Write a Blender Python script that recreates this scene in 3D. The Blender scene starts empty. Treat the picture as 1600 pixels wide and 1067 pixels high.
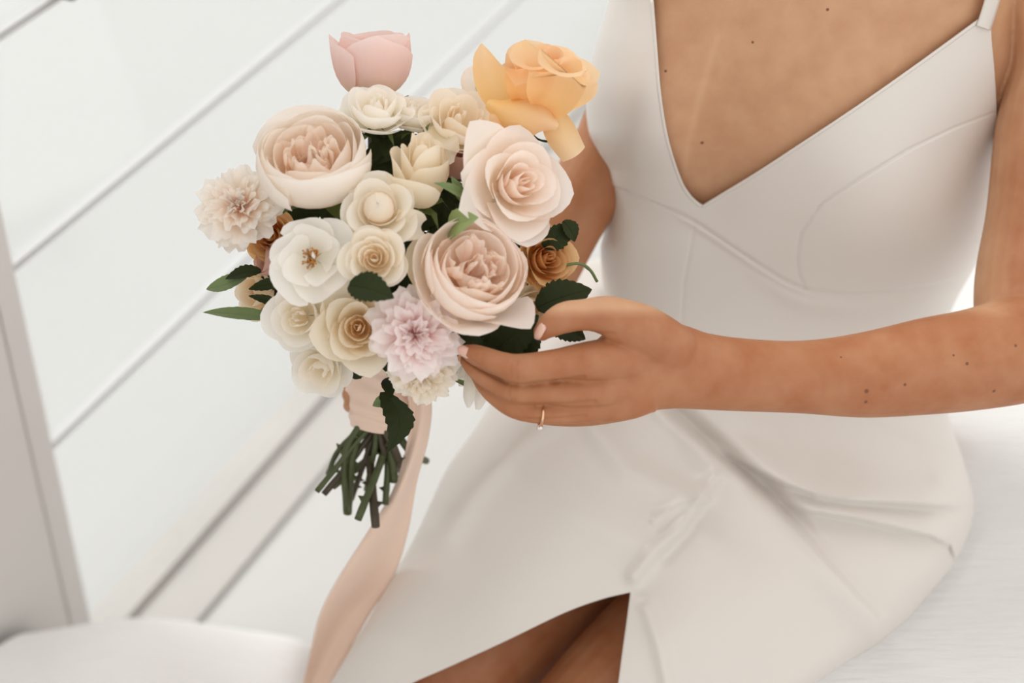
import bpy, bmesh, math, random
import numpy as np
from mathutils import Vector, Matrix

random.seed(7)
rng = np.random.default_rng(7)
SC = bpy.context.scene
COL = SC.collection

# ------------------------------------------------------------------ camera, world, sun, exposure
PITCH = math.radians(38.0)
FPX = 2700.0
CAM = np.array([0.0, 0.0, 1.6])
FW = np.array([0.0, math.cos(PITCH), -math.sin(PITCH)])
UP = np.array([0.0, math.sin(PITCH), math.cos(PITCH)])
RT = np.array([1.0, 0.0, 0.0])

cd_ = bpy.data.cameras.new('camera')
cam = bpy.data.objects.new('camera', cd_)
COL.objects.link(cam)
cam.location = CAM
cam.rotation_euler = (math.pi / 2 - PITCH, 0, 0)
cd_.sensor_width = 36
cd_.lens = FPX / 1600 * 36
cd_.clip_start = 0.05
cd_.dof.use_dof = True
cd_.dof.focus_distance = 1.285
cd_.dof.aperture_fstop = 3.3
SC.camera = cam

wd = bpy.data.worlds.new('world')
SC.world = wd
wd.use_nodes = True
wb = wd.node_tree.nodes['Background']
wb.inputs[0].default_value = (1.0, 0.975, 0.94, 1)
wb.inputs[1].default_value = 0.98

sl = bpy.data.lights.new('sun', 'SUN')
sl.energy = 3.2
sl.angle = math.radians(50)
sl.color = (1.0, 0.98, 0.95)
sun = bpy.data.objects.new('sun', sl)
COL.objects.link(sun)
sun.rotation_euler = Vector((0.68, -0.22, -0.75)).to_track_quat('-Z', 'Y').to_euler()

SC.view_settings.view_transform = 'Standard'
SC.view_settings.look = 'None'
SC.view_settings.gamma = 1
SC.view_settings.use_curve_mapping = False
SC.view_settings.exposure = 0.19
SC.cycles.max_bounces = 16
SC.cycles.diffuse_bounces = 12
SC.cycles.transmission_bounces = 12
SC.cycles.transparent_max_bounces = 16


# ------------------------------------------------------------------ helpers
def W(px, py, d):
    """a point seen at picture position px,py at distance d along the view axis"""
    px = np.asarray(px, float); py = np.asarray(py, float); d = np.asarray(d, float)
    v = FW + ((px - 800) / FPX)[..., None] * RT - ((py - 533.5) / FPX)[..., None] * UP
    return CAM + d[..., None] * v


def CV(ax, ay, az):
    """direction: ax right, ay up in the picture, az toward the viewer"""
    v = ax * RT + ay * UP - az * FW
    return v / np.linalg.norm(v)


def link(o, parent=None):
    COL.objects.link(o)
    if parent is not None:
        o.parent = parent
    return o


def mesh(name, verts, faces, mat=None, parent=None, smooth=True, uv=None):
    me = bpy.data.meshes.new(name)
    me.from_pydata([tuple(map(float, v)) for v in verts], [], faces)
    if smooth:
        me.polygons.foreach_set('use_smooth', [True] * len(me.polygons))
    if uv is not None:
        l = me.uv_layers.new(name='UVMap')
        idx = np.empty(len(me.loops), int)
        me.loops.foreach_get('vertex_index', idx)
        l.data.foreach_set('uv', np.asarray(uv, float)[idx].ravel())
    me.update()
    if mat:
        me.materials.append(mat)
    return link(bpy.data.objects.new(name, me), parent)


def grid_faces(nu, nv, off=0, wrap=False):
    """nv rows of nu verts"""
    f = []
    for j in range(nv - 1):
        for i in range(nu - (0 if wrap else 1)):
            a = off + j * nu + i
            b = off + j * nu + (i + 1) % nu
            f.append((a, b, b + nu, a + nu))
    return f


def tag(o, label=None, cat=None, group=None, kind=None):
    if label: o['label'] = label
    if cat: o['category'] = cat
    if group: o['group'] = group
    if kind: o['kind'] = kind
    return o


def empty(name, loc, label=None, cat=None, parent=None):
    o = bpy.data.objects.new(name, None)
    o.location = tuple(map(float, loc))
    o.empty_display_size = 0.05
    link(o, parent)
    return tag(o, label, cat)


def keep(o, root):
    """parent while the mesh stays in world coordinates"""
    o.parent = root
    o.matrix_parent_inverse = Matrix.Translation(root.location).inverted()
    return o


def spline(pts, n):
    """Catmull-Rom through the points, n samples"""
    P = np.asarray(pts, float)
    k = len(P)
    if k == 2:
        t = np.linspace(0, 1, n)[:, None]
        return P[0] * (1 - t) + P[1] * t
    E = np.vstack([2 * P[0] - P[1], P, 2 * P[-1] - P[-2]])
    s = np.linspace(0, k - 1, n)
    i = np.minimum(s.astype(int), k - 2)
    t = (s - i)[:, None]
    a, b, c, d = E[i], E[i + 1], E[i + 2], E[i + 3]
    return 0.5 * (2 * b + (c - a) * t + (2 * a - 5 * b + 4 * c - d) * t ** 2 + (3 * b - a - 3 * c + d) * t ** 3)


def pinterp(x, xs, ys):
    """smooth monotone interpolation (PCHIP)"""
    xs = np.asarray(xs, float); ys = np.asarray(ys, float)
    h = np.diff(xs); dl = np.diff(ys) / h
    m = np.zeros_like(ys)
    m[0], m[-1] = dl[0], dl[-1]
    for i in range(1, len(xs) - 1):
        if dl[i - 1] * dl[i] > 0:
            w1 = 2 * h[i] + h[i - 1]; w2 = h[i] + 2 * h[i - 1]
            m[i] = (w1 + w2) / (w1 / dl[i - 1] + w2 / dl[i])
    x = np.clip(np.asarray(x, float), xs[0], xs[-1])
    i = np.clip(np.searchsorted(xs, x) - 1, 0, len(h) - 1)
    t = (x - xs[i]) / h[i]
    return ((1 + 2 * t) * (1 - t) ** 2 * ys[i] + t * (1 - t) ** 2 * h[i] * m[i]
            + t * t * (3 - 2 * t) * ys[i + 1] + t * t * (t - 1) * h[i] * m[i + 1])


def polydist(px, py, line):
    """distance in px to a polyline, and signed side"""
    best = np.full(np.shape(px), 1e9)
    line = np.asarray(line, float)
    for (x0, y0), (x1, y1) in zip(line[:-1], line[1:]):
        dx, dy = x1 - x0, y1 - y0
        t = np.clip(((px - x0) * dx + (py - y0) * dy) / (dx * dx + dy * dy), 0, 1)
        best = np.minimum(best, np.hypot(px - x0 - t * dx, py - y0 - t * dy))
    return best


def sm(a, b, x):
    t = np.clip((x - a) / (b - a), 0, 1)
    return t * t * (3 - 2 * t)


class TPS:
    """thin plate spline through (px,py)->depth control points"""
    def __init__(self, pts, lam=0.02):
        P = np.asarray(pts, float)
        self.c = P[:, :2] / 300.0
        n = len(P)
        K = self.k(self.c, self.c) + lam * np.eye(n)
        Q = np.c_[np.ones(n), self.c]
        A = np.block([[K, Q], [Q.T, np.zeros((3, 3))]])
        s = np.linalg.solve(A, np.r_[P[:, 2], 0, 0, 0])
        self.w, self.a = s[:n], s[n:]

    @staticmethod
    def k(a, b):
        r2 = ((a[:, None, :] - b[None]) ** 2).sum(-1)
        return 0.5 * r2 * np.log(r2 + 1e-12)

    def __call__(self, px, py):
        q = np.c_[np.ravel(px), np.ravel(py)] / 300.0
        return (self.k(q, self.c) @ self.w + self.a[0] + q @ self.a[1:]).reshape(np.shape(px))


# ------------------------------------------------------------------ materials
def newmat(name):
    m = bpy.data.materials.new(name)
    m.use_nodes = True
    nt = m.node_tree
    return m, nt, nt.nodes['Principled BSDF']


def plain(name, col, rough=0.5, noise=0.0, nscale=20, bump=0.0, bscale=60, metal=0, spec=0.5, coat=0, sheen=0):
    m, nt, b = newmat(name)
    b.inputs['Base Color'].default_value = (*col, 1)
    b.inputs['Roughness'].default_value = rough
    b.inputs['Metallic'].default_value = metal
    b.inputs['Specular IOR Level'].default_value = spec
    b.inputs['Coat Weight'].default_value = coat
    b.inputs['Sheen Weight'].default_value = sheen
    tc = nt.nodes.new('ShaderNodeTexCoord')
    if noise:
        n = nt.nodes.new('ShaderNodeTexNoise')
        n.inputs['Scale'].default_value = nscale
        n.inputs['Detail'].default_value = 5
        nt.links.new(tc.outputs['Object'], n.inputs['Vector'])
        mx = nt.nodes.new('ShaderNodeMix'); mx.data_type = 'RGBA'
        mx.inputs[6].default_value = (*[min(1, c * (1 + noise)) for c in col], 1)
        mx.inputs[7].default_value = (*[c * (1 - noise) for c in col], 1)
        nt.links.new(n.outputs['Fac'], mx.inputs[0])
        nt.links.new(mx.outputs[2], b.inputs['Base Color'])
    if bump:
        n2 = nt.nodes.new('ShaderNodeTexNoise')
        n2.inputs['Scale'].default_value = bscale
        n2.inputs['Detail'].default_value = 6
        nt.links.new(tc.outputs['Object'], n2.inputs['Vector'])
        bp = nt.nodes.new('ShaderNodeBump')
        bp.inputs['Strength'].default_value = bump
        bp.inputs['Distance'].default_value = 0.002
        nt.links.new(n2.outputs['Fac'], bp.inputs['Height'])
        nt.links.new(bp.outputs[0], b.inputs['Normal'])
    return m


def s2l(r, g, b):
    f = lambda c: (c / 255 / 12.92) if c / 255 <= 0.04045 else ((c / 255 + 0.055) / 1.055) ** 2.4
    return (f(r), f(g), f(b))


def petalmat(name, base, mid, tip, trans=0.42, streak=0.05):
    """petal pigment runs from the base to the tip along v; thin, light passes through"""
    m = bpy.data.materials.new(name)
    m.use_nodes = True
    nt = m.node_tree
    nt.nodes.clear()
    out = nt.nodes.new('ShaderNodeOutputMaterial')
    uv = nt.nodes.new('ShaderNodeUVMap')
    sp = nt.nodes.new('ShaderNodeSeparateXYZ')
    nt.links.new(uv.outputs[0], sp.inputs[0])
    no = nt.nodes.new('ShaderNodeTexNoise')
    no.inputs['Scale'].default_value = 3
    mp = nt.nodes.new('ShaderNodeMapping')
    mp.inputs['Scale'].default_value = (9, 1.2, 1)
    nt.links.new(uv.outputs[0], mp.inputs[0])
    nt.links.new(mp.outputs[0], no.inputs['Vector'])
    ad = nt.nodes.new('ShaderNodeMath'); ad.operation = 'MULTIPLY_ADD'
    ad.inputs[1].default_value = streak * 4
    nt.links.new(no.outputs['Fac'], ad.inputs[0])
    sb = nt.nodes.new('ShaderNodeMath'); sb.operation = 'SUBTRACT'
    nt.links.new(sp.outputs['Y'], sb.inputs[0]); sb.inputs[1].default_value = streak * 2
    nt.links.new(sb.outputs[0], ad.inputs[2])
    cr = nt.nodes.new('ShaderNodeValToRGB')
    e = cr.color_ramp.elements
    e[0].position = 0.15; e[0].color = (*base, 1)
    e[1].position = 1.0; e[1].color = (*tip, 1)
    x = e.new(0.6); x.color = (*mid, 1)
    nt.links.new(ad.outputs[0], cr.inputs[0])
    df = nt.nodes.new('ShaderNodeBsdfDiffuse')
    tr = nt.nodes.new('ShaderNodeBsdfTranslucent')
    gl = nt.nodes.new('ShaderNodeBsdfGlossy'); gl.inputs['Roughness'].default_value = 0.5
    for n in (df, tr):
        nt.links.new(cr.outputs[0], n.inputs[0])
    mx = nt.nodes.new('ShaderNodeMixShader'); mx.inputs[0].default_value = trans
    nt.links.new(df.outputs[0], mx.inputs[1]); nt.links.new(tr.outputs[0], mx.inputs[2])
    m2 = nt.nodes.new('ShaderNodeMixShader'); m2.inputs[0].default_value = 0.03
    nt.links.new(mx.outputs[0], m2.inputs[1]); nt.links.new(gl.outputs[0], m2.inputs[2])
    bp = nt.nodes.new('ShaderNodeBump'); bp.inputs['Strength'].default_value = 0.15
    bp.inputs['Distance'].default_value = 0.001
    nt.links.new(no.outputs['Fac'], bp.inputs['Height'])
    nt.links.new(bp.outputs[0], df.inputs['Normal'])
    nt.links.new(m2.outputs[0], out.inputs[0])
    return m


M = {}
M['wall'] = plain('white_plaster', (0.66, 0.64, 0.62), 0.8, 0.03, 6)
M['frame'] = plain('white_gloss_paint', (0.52, 0.52, 0.52), 0.5)
M['sill'] = plain('pale_timber', (0.43, 0.41, 0.39), 0.6, 0.08, 8)
M['floor'] = plain('pale_floor', (0.50, 0.49, 0.48), 0.5, 0.03, 4)
M['terrace'] = plain('pale_stone', (0.455, 0.455, 0.452), 0.9, 0.02, 2)
M['dark'] = plain('dark_bronze', (0.05, 0.045, 0.03), 0.4)
M['calyx'] = plain('calyx_green', (0.10, 0.15, 0.035), 0.55, 0.25, 90)
M['stem'] = plain('stem_green', (0.06, 0.075, 0.022), 0.5, 0.35, 60, 0.4, 250)
M['stem2'] = plain('stem_brown', (0.055, 0.04, 0.02), 0.5, 0.35, 60, 0.4, 250)
M['leaf'] = plain('leaf_dark_green', (0.022, 0.031, 0.007), 0.6, 0.3, 60, 0.3, 180, spec=0.18)
M['leaf2'] = plain('leaf_mid_green', (0.15, 0.21, 0.075), 0.55, 0.2, 60, 0.3, 180)
M['sepal'] = plain('sepal_pale_green', (0.26, 0.33, 0.12), 0.5, 0.2, 60)
M['ribbon'] = plain('blush_silk', s2l(234, 206, 187), 0.42, 0.04, 30, sheen=0.3)
M['gold'] = plain('rose_gold', (0.83, 0.53, 0.33), 0.22, metal=1)
M['stone'] = plain('clear_stone', (0.85, 0.86, 0.88), 0.05, spec=1, coat=1)
M['nail'] = plain('nail_pale_pink', s2l(226, 184, 165), 0.25, coat=0.4)
M['stamen'] = plain('stamen_amber', (0.55, 0.24, 0.045), 0.6, 0.3, 300)
M['stigma'] = plain('pollen_gold', (0.62, 0.30, 0.06), 0.6)


def bed_material():
    m, nt, b = newmat('white_muslin')
    b.inputs['Base Color'].default_value = (0.78, 0.775, 0.765, 1)
    b.inputs['Roughness'].default_value = 0.9
    tc = nt.nodes.new('ShaderNodeTexCoord')
    mp = nt.nodes.new('ShaderNodeMapping')
    mp.inputs['Rotation'].default_value = (0, 0, math.radians(-8))
    mp.inputs['Scale'].default_value = (25, 190, 60)
    nt.links.new(tc.outputs['Object'], mp.inputs[0])
    n = nt.nodes.new('ShaderNodeTexNoise')
    n.inputs['Scale'].default_value = 1.0
    n.inputs['Detail'].default_value = 6
    nt.links.new(mp.outputs[0], n.inputs['Vector'])
    bp = nt.nodes.new('ShaderNodeBump')
    bp.inputs['Strength'].default_value = 0.5
    bp.inputs['Distance'].default_value = 0.008
    nt.links.new(n.outputs['Fac'], bp.inputs['Height'])
    nt.links.new(bp.outputs[0], b.inputs['Normal'])
    return m


M['bed'] = bed_material()
M['bed'].node_tree.nodes['Principled BSDF'].inputs['Base Color'].default_value = (0.73, 0.725, 0.718, 1)


def dress_material():
    m, nt, b = newmat('ivory_satin_crepe')
    b.inputs['Base Color'].default_value = (0.705, 0.665, 0.622, 1)
    b.inputs['Roughness'].default_value = 0.36
    b.inputs['Specular IOR Level'].default_value = 0.5
    b.inputs['Sheen Weight'].default_value = 0.15
    tc = nt.nodes.new('ShaderNodeTexCoord')
    n = nt.nodes.new('ShaderNodeTexNoise')
    n.inputs['Scale'].default_value = 900
    nt.links.new(tc.outputs['Object'], n.inputs['Vector'])
    bp = nt.nodes.new('ShaderNodeBump')
    bp.inputs['Strength'].default_value = 0.08
    bp.inputs['Distance'].default_value = 0.0008
    nt.links.new(n.outputs['Fac'], bp.inputs['Height'])
    nt.links.new(bp.outputs[0], b.inputs['Normal'])
    return m


M['dress'] = dress_material()

MOLES = [(1354, 611, 1.262, 3.4), (1353, 628, 1.262, 2.6), (1414, 601, 1.268, 2.4), (1511, 568, 1.29, 2.6),
         (1553, 611, 1.29, 2.6), (1314, 558, 1.25, 1.6), (1490, 555, 1.28, 1.8), (1587, 540, 1.28, 2.2),
         (1097, 223, 1.39, 2.6), (1040, 111, 1.37, 2.0), (1176, 66, 1.32, 2.0), (1293, 15, 1.3, 2.4)]


def skin_material():
    m, nt, b = newmat('skin')
    tc = nt.nodes.new('ShaderNodeTexCoord')
    at = nt.nodes.new('ShaderNodeAttribute'); at.attribute_name = 'tan'
    ramp = nt.nodes.new('ShaderNodeValToRGB')
    e = ramp.color_ramp.elements
    e[0].color = (*SKIN_LIGHT, 1); e[1].color = (*SKIN_TAN, 1)
    n = nt.nodes.new('ShaderNodeTexNoise')
    n.inputs['Scale'].default_value = 45; n.inputs['Detail'].default_value = 6
    nt.links.new(tc.outputs['Object'], n.inputs['Vector'])
    ma = nt.nodes.new('ShaderNodeMath'); ma.operation = 'MULTIPLY_ADD'
    ma.inputs[1].default_value = 0.55
    nt.links.new(n.outputs['Fac'], ma.inputs[0])
    sb = nt.nodes.new('ShaderNodeMath'); sb.operation = 'SUBTRACT'
    nt.links.new(at.outputs['Fac'], sb.inputs[0]); sb.inputs[1].default_value = 0.275
    nt.links.new(sb.outputs[0], ma.inputs[2])
    nt.links.new(ma.outputs[0], ramp.inputs[0])
    # moles: small brown spots at fixed places on the skin
    geo = nt.nodes.new('ShaderNodeNewGeometry')
    last = None
    for (x, y, d, r) in MOLES:
        p = MOLE_POS.get((x, y))
        if p is None:
            continue
        dn = nt.nodes.new('ShaderNodeVectorMath'); dn.operation = 'DISTANCE'
        nt.links.new(geo.outputs['Position'], dn.inputs[0])
        dn.inputs[1].default_value = p
        mr = nt.nodes.new('ShaderNodeMapRange')
        R = r * d / FPX
        mr.inputs[1].default_value = R * 0.7; mr.inputs[2].default_value = R * 1.4
        mr.inputs[3].default_value = 1; mr.inputs[4].default_value = 0
        nt.links.new(dn.outputs['Value'], mr.inputs[0])
        if last is None:
            last = mr.outputs[0]
        else:
            mxn = nt.nodes.new('ShaderNodeMath'); mxn.operation = 'MAXIMUM'
            nt.links.new(last, mxn.inputs[0]); nt.links.new(mr.outputs[0], mxn.inputs[1])
            last = mxn.outputs[0]
    col = ramp.outputs[0]
    if last is not None:
        mx = nt.nodes.new('ShaderNodeMix'); mx.data_type = 'RGBA'
        nt.links.new(last, mx.inputs[0])
        nt.links.new(col, mx.inputs[6])
        mx.inputs[7].default_value = (0.2, 0.075, 0.035, 1)
        col = mx.outputs[2]
    nt.links.new(col, b.inputs['Base Color'])
    b.inputs['Roughness'].default_value = 0.5
    b.inputs['Specular IOR Level'].default_value = 0.35
    b.inputs['Subsurface Weight'].default_value = 0.12
    b.inputs['Subsurface Radius'].default_value = (1.0, 0.35, 0.18)
    b.inputs['Subsurface Scale'].default_value = 0.006
    v = nt.nodes.new('ShaderNodeTexVoronoi'); v.inputs['Scale'].default_value = 800
    nt.links.new(tc.outputs['Object'], v.inputs['Vector'])
    bp = nt.nodes.new('ShaderNodeBump'); bp.inputs['Strength'].default_value = 0.12
    bp.inputs['Distance'].default_value = 0.0006
    nt.links.new(v.outputs['Distance'], bp.inputs['Height'])
    nt.links.new(bp.outputs[0], b.inputs['Normal'])
    return m


SKIN_LIGHT = s2l(213, 171, 135)
SKIN_TAN = s2l(164, 101, 63)
MOLE_POS = {}


def glass_material():
    m = bpy.data.materials.new('window_glass')
    m.use_nodes = True
    nt = m.node_tree
    nt.nodes.clear()
    out = nt.nodes.new('ShaderNodeOutputMaterial')
    t = nt.nodes.new('ShaderNodeBsdfTransparent')
    t.inputs[0].default_value = (0.97, 0.98, 0.98, 1)
    g = nt.nodes.new('ShaderNodeBsdfGlossy'); g.inputs['Roughness'].default_value = 0.05
    mx = nt.nodes.new('ShaderNodeMixShader'); mx.inputs[0].default_value = 0.06
    nt.links.new(t.outputs[0], mx.inputs[1]); nt.links.new(g.outputs[0], mx.inputs[2])
    nt.links.new(mx.outputs[0], out.inputs[0])
    return m


M['glass'] = glass_material()


# ------------------------------------------------------------------ room: floor, glazed wall, terrace beyond
TH = math.radians(25.7)
HD = np.array([math.sin(TH), math.cos(TH), 0.0])
ND = np.array([math.cos(TH), -math.sin(TH), 0.0])
WP = np.array([-0.4732, 1.4759, 0.0])


def wbox(name, s0, s1, z0, z1, n0, n1, mat, parent=None, bev=0.0):
    """box along the window wall: s along the wall, z up, n out into the room"""
    bm = bmesh.new()
    vs = [bm.verts.new(tuple(WP + HD * s + ND * n + np.array([0, 0, z]))) for s in (s0, s1) for n in (n0, n1) for z in (z0, z1)]
    for q in ((0, 1, 3, 2), (4, 6, 7, 5), (0, 4, 5, 1), (2, 3, 7, 6), (0, 2, 6, 4), (1, 5, 7, 3)):
        bm.faces.new([vs[i] for i in q])
    bmesh.ops.recalc_face_normals(bm, faces=bm.faces)
    if bev:
        bmesh.ops.bevel(bm, geom=list(bm.edges), offset=bev, segments=2, affect='EDGES')
    me = bpy.data.meshes.new(name)
    bm.to_mesh(me); bm.free()
    me.materials.append(mat)
    return link(bpy.data.objects.new(name, me), parent)


def quadbox(name, poly, z0, z1, mat):
    n = len(poly)
    v = [(x, y, z0) for x, y in poly] + [(x, y, z1) for x, y in poly]
    f = [tuple(range(n - 1, -1, -1)), tuple(range(n, 2 * n))] + [(i, (i + 1) % n, n + (i + 1) % n, n + i) for i in range(n)]
    return mesh(name, v, f, mat, smooth=False)


def wxy(s, n):
    p = WP + HD * s + ND * n
    return (p[0], p[1])


tag(quadbox('floor', [wxy(-2.4, 0.0), wxy(4.2, 0.0), wxy(4.2, 3.6), wxy(-2.4, 3.6)], -0.06, 0.0, M['floor']),
    'pale polished floor beside the glazed wall', kind='structure')
tag(quadbox('terrace', [wxy(-14, -16), wxy(16, -16), wxy(16, -0.001), wxy(-14, -0.001)], -0.12, -0.06, M['terrace']),
    'pale terrace paving outside the glazed wall', kind='structure')
tag(wbox('wall_left', -2.4, -0.10, 0, 2.6, -0.10, 0.0, M['wall']), 'off-white wall left of the glazed window', kind='structure')
tag(wbox('shadow_gap_strip', -2.4, -0.14, 0.0, 0.10, 0.0, 0.012, M['dark'], bev=0.003), 'dark low strip standing in for the shadow gap along the off-white wall', kind='structure')  # dark-coloured strip added in place of the shadow gap at the wall foot

win = wbox('window_1', -0.10, -0.062, 0.03, 2.52, -0.05, 0.0, M['wall'], bev=0.004)
tag(win, 'tall white window with horizontal glazing bars behind the bouquet', kind='structure')
wbox('frame_top', -0.10, 4.2, 2.52, 2.6, -0.05, 0.0, M['frame'], win, 0.004)
wbox('frame_bottom', -0.10, 4.2, 0.0, 0.014, -0.05, 0.0, M['sill'], win, 0.003)
wbox('stile', 4.15, 4.2, 0.03, 2.52, -0.05, 0.0, M['frame'], win, 0.004)
wbox('stile', 2.2, 2.24, 0.03, 2.52, -0.05, 0.0, M['frame'], win, 0.004)
zs = [0.012] + [0.323 + 0.243 * k for k in range(9)] + [2.52]
for z in zs[1:-1]:
    wbox('glazing_bar', -0.062, 4.15, z - 0.004, z + 0.004, -0.036, -0.018, M['frame'], win, 0.003)
for z0, z1 in zip(zs[:-1], zs[1:]):
    for s0, s1 in ((-0.062, 2.2), (2.24, 4.15)):
        wbox('pane', s0, s1, z0 + 0.004, z1 - 0.004, -0.032, -0.028, M['glass'], win)
hd = wbox('window_latch', 0.075, 0.125, 0.818, 0.84, -0.012, 0.012, M['dark'], win, 0.004)
tag(wbox('trim_1', -0.10, 4.2, 0.0, 0.006, 0.0, 0.075, M['sill'], bev=0.002), 'pale timber threshold along the foot of the window', kind='structure')

# ------------------------------------------------------------------ floor cushion (folded white quilt by the window)
def quilt():
    nx, ny = 60, 44
    root = None
    x1, y0, y1, h = -0.205, 0.62, 1.34, 0.205
    vs = []
    for j in range(ny):
        for i in range(nx):
            a = i / (nx - 1) * 2 - 1; b = j / (ny - 1) * 2 - 1
            e = (1 - max(a, 0) ** 10) * (1 - abs(b) ** 10)
            z = h * max(e, 0) ** 0.35
            y = y0 + (y1 - y0) * j / (ny - 1)
            x0 = -0.4732 + (y - 1.4759) * 0.4816 + 0.02
            x = x0 + (x1 - x0) * i / (nx - 1)
            z += (0.014 * math.sin(9 * x + 4 * y) + 0.009 * math.sin(23 * x - 7 * y + 1) + 0.005 * math.sin(41 * y + 9 * x)) * e
            y += 0.012 * math.sin(11 * x) * e
            vs.append((x, y, max(z, 0.0) + 0.001))
    qm = M['bed'].copy(); qm.name = 'white_quilt_cotton'
    qm.node_tree.nodes['Principled BSDF'].inputs['Base Color'].default_value = (0.92, 0.91, 0.9, 1)
    o = mesh('folded_quilt', vs, grid_faces(nx, ny), qm)
    md = o.modifiers.new('sub', 'SUBSURF'); md.levels = 1; md.render_levels = 1
    return tag(o, 'folded white quilt lying on the floor by the window', 'quilt')


quilt()

# ------------------------------------------------------------------ bed
BZ = 0.495


def make_bed():
    root = empty('bed', (0.75, 1.5, 0), 'white bed with rumpled muslin cover under the seated person', 'bed')
    # mattress base
    bm = bmesh.new()
    bmesh.ops.create_cube(bm, size=1)
    for v in bm.verts:
        v.co = Vector((0.16 + (v.co.x + .5) * 1.36, 0.55 + (v.co.y + .5) * 1.35, 0.12 + (v.co.z + .5) * 0.33))
    bmesh.ops.bevel(bm, geom=list(bm.edges), offset=0.05, segments=4, affect='EDGES')
    me = bpy.data.meshes.new('mattress'); bm.to_mesh(me); bm.free()
    me.materials.append(M['bed'])
    keep(link(bpy.data.objects.new('mattress', me)), root)
    for (x, y) in ((0.24, 0.62), (1.42, 0.62), (0.24, 1.82), (1.42, 1.82)):
        bm = bmesh.new()
        bmesh.ops.create_cone(bm, segments=16, radius1=0.02, radius2=0.028, depth=0.125, cap_ends=True)
        bmesh.ops.translate(bm, verts=bm.verts, vec=(x, y, 0.0625))
        me = bpy.data.meshes.new('leg'); bm.to_mesh(me); bm.free()
        me.materials.append(M['sill'])
        keep(link(bpy.data.objects.new('leg', me)), root)
    nx, ny = 190, 170
    X = np.linspace(0.13, 1.55, nx); Y = np.linspace(0.52, 1.93, ny)
    gx, gy = np.meshgrid(X, Y)
    z = np.full_like(gx, BZ)
    r = np.random.default_rng(3)
    for k in range(46):
        a = r.uniform(-0.35, 0.25); fr = r.uniform(18, 70); ph = r.uniform(0, 6.28)
        cx, cy, ss = r.uniform(0.3, 1.5), r.uniform(0.6, 1.9), r.uniform(0.1, 0.3)
        z += 0.0016 * np.sin(fr * (gx * math.sin(a) + gy * math.cos(a)) + ph) * np.exp(-((gx - cx) ** 2 + (gy - cy) ** 2) / ss ** 2)
    ed = np.minimum.reduce([gx - X[0], X[-1] - gx, gy - Y[0], Y[-1] - gy])
    z -= 0.30 * (1 - np.clip(ed / 0.05, 0, 1)) ** 2
    o = mesh('bed_cover', np.c_[gx.ravel(), gy.ravel(), z.ravel()], grid_faces(nx, ny), M['bed'])
    keep(o, root)
    return root


make_bed()

# ------------------------------------------------------------------ the person: torso function
TY = [-160, -90, 0, 90, 157, 202, 238, 270, 315, 360, 391, 427, 470, 520, 600, 650, 720, 780, 850, 920]
TL = [1010, 975, 958, 932, 921, 925, 940, 955, 957, 950, 944, 946, 950, 948, 930, 925, 930, 950, 1000, 1080]
TR_ = [1560, 1600, 1606, 1606, 1592, 1574, 1559, 1553, 1549, 1541, 1530, 1512, 1488, 1470, 1470, 1480, 1503, 1519, 1505, 1450]
DY = [-160, 0, 157, 322, 480, 600, 750, 920]
DC = [1.335, 1.395, 1.455, 1.515, 1.57, 1.615, 1.655, 1.69]
DH = [0.075, 0.090, 0.100, 0.100, 0.100, 0.110, 0.125, 0.10]


def bumps(px, py):
    def g(cx, cy, sx, su, sd, amp):
        s = np.where(py < cy, su, sd)
        return amp * np.exp(-((px - cx) / sx) ** 2 - (np.abs(py - cy) / s) ** 2.2)
    b = g(985, 205, 90, 150, 90, 0.044) + g(1385, 315, 185, 190, 140, 0.048)
    b += g(1180, 60, 160, 120, 150, 0.006)
    b -= g(1105, 330, 60, 130, 60, 0.006)
    return b


def torso(px, py, off=0.0):
    """depth of the front of the torso; off = metres outward"""
    L = pinterp(py, TY, TL); R = pinterp(py, TY, TR_)
    c = (L + R) / 2
    rx = (R - L) / 2 + off / 1.42 * FPX
    s = np.clip((px - c) / rx, -1, 1)
    n = 2.4
    fr = np.maximum(1 - np.abs(s) ** n, 0) ** (1 / n)
    return pinterp(py, DY, DC) - (pinterp(py, DY, DH) + off) * fr - bumps(px, py) * np.sqrt(fr)


# ------------------------------------------------------------------ body mesh pieces
BV, BF = [], []


def add_part(v, f):
    o = len(BV)
    BV.extend([tuple(map(float, p)) for p in v])
    BF.extend([tuple(i + o for i in q) for q in f])


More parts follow.
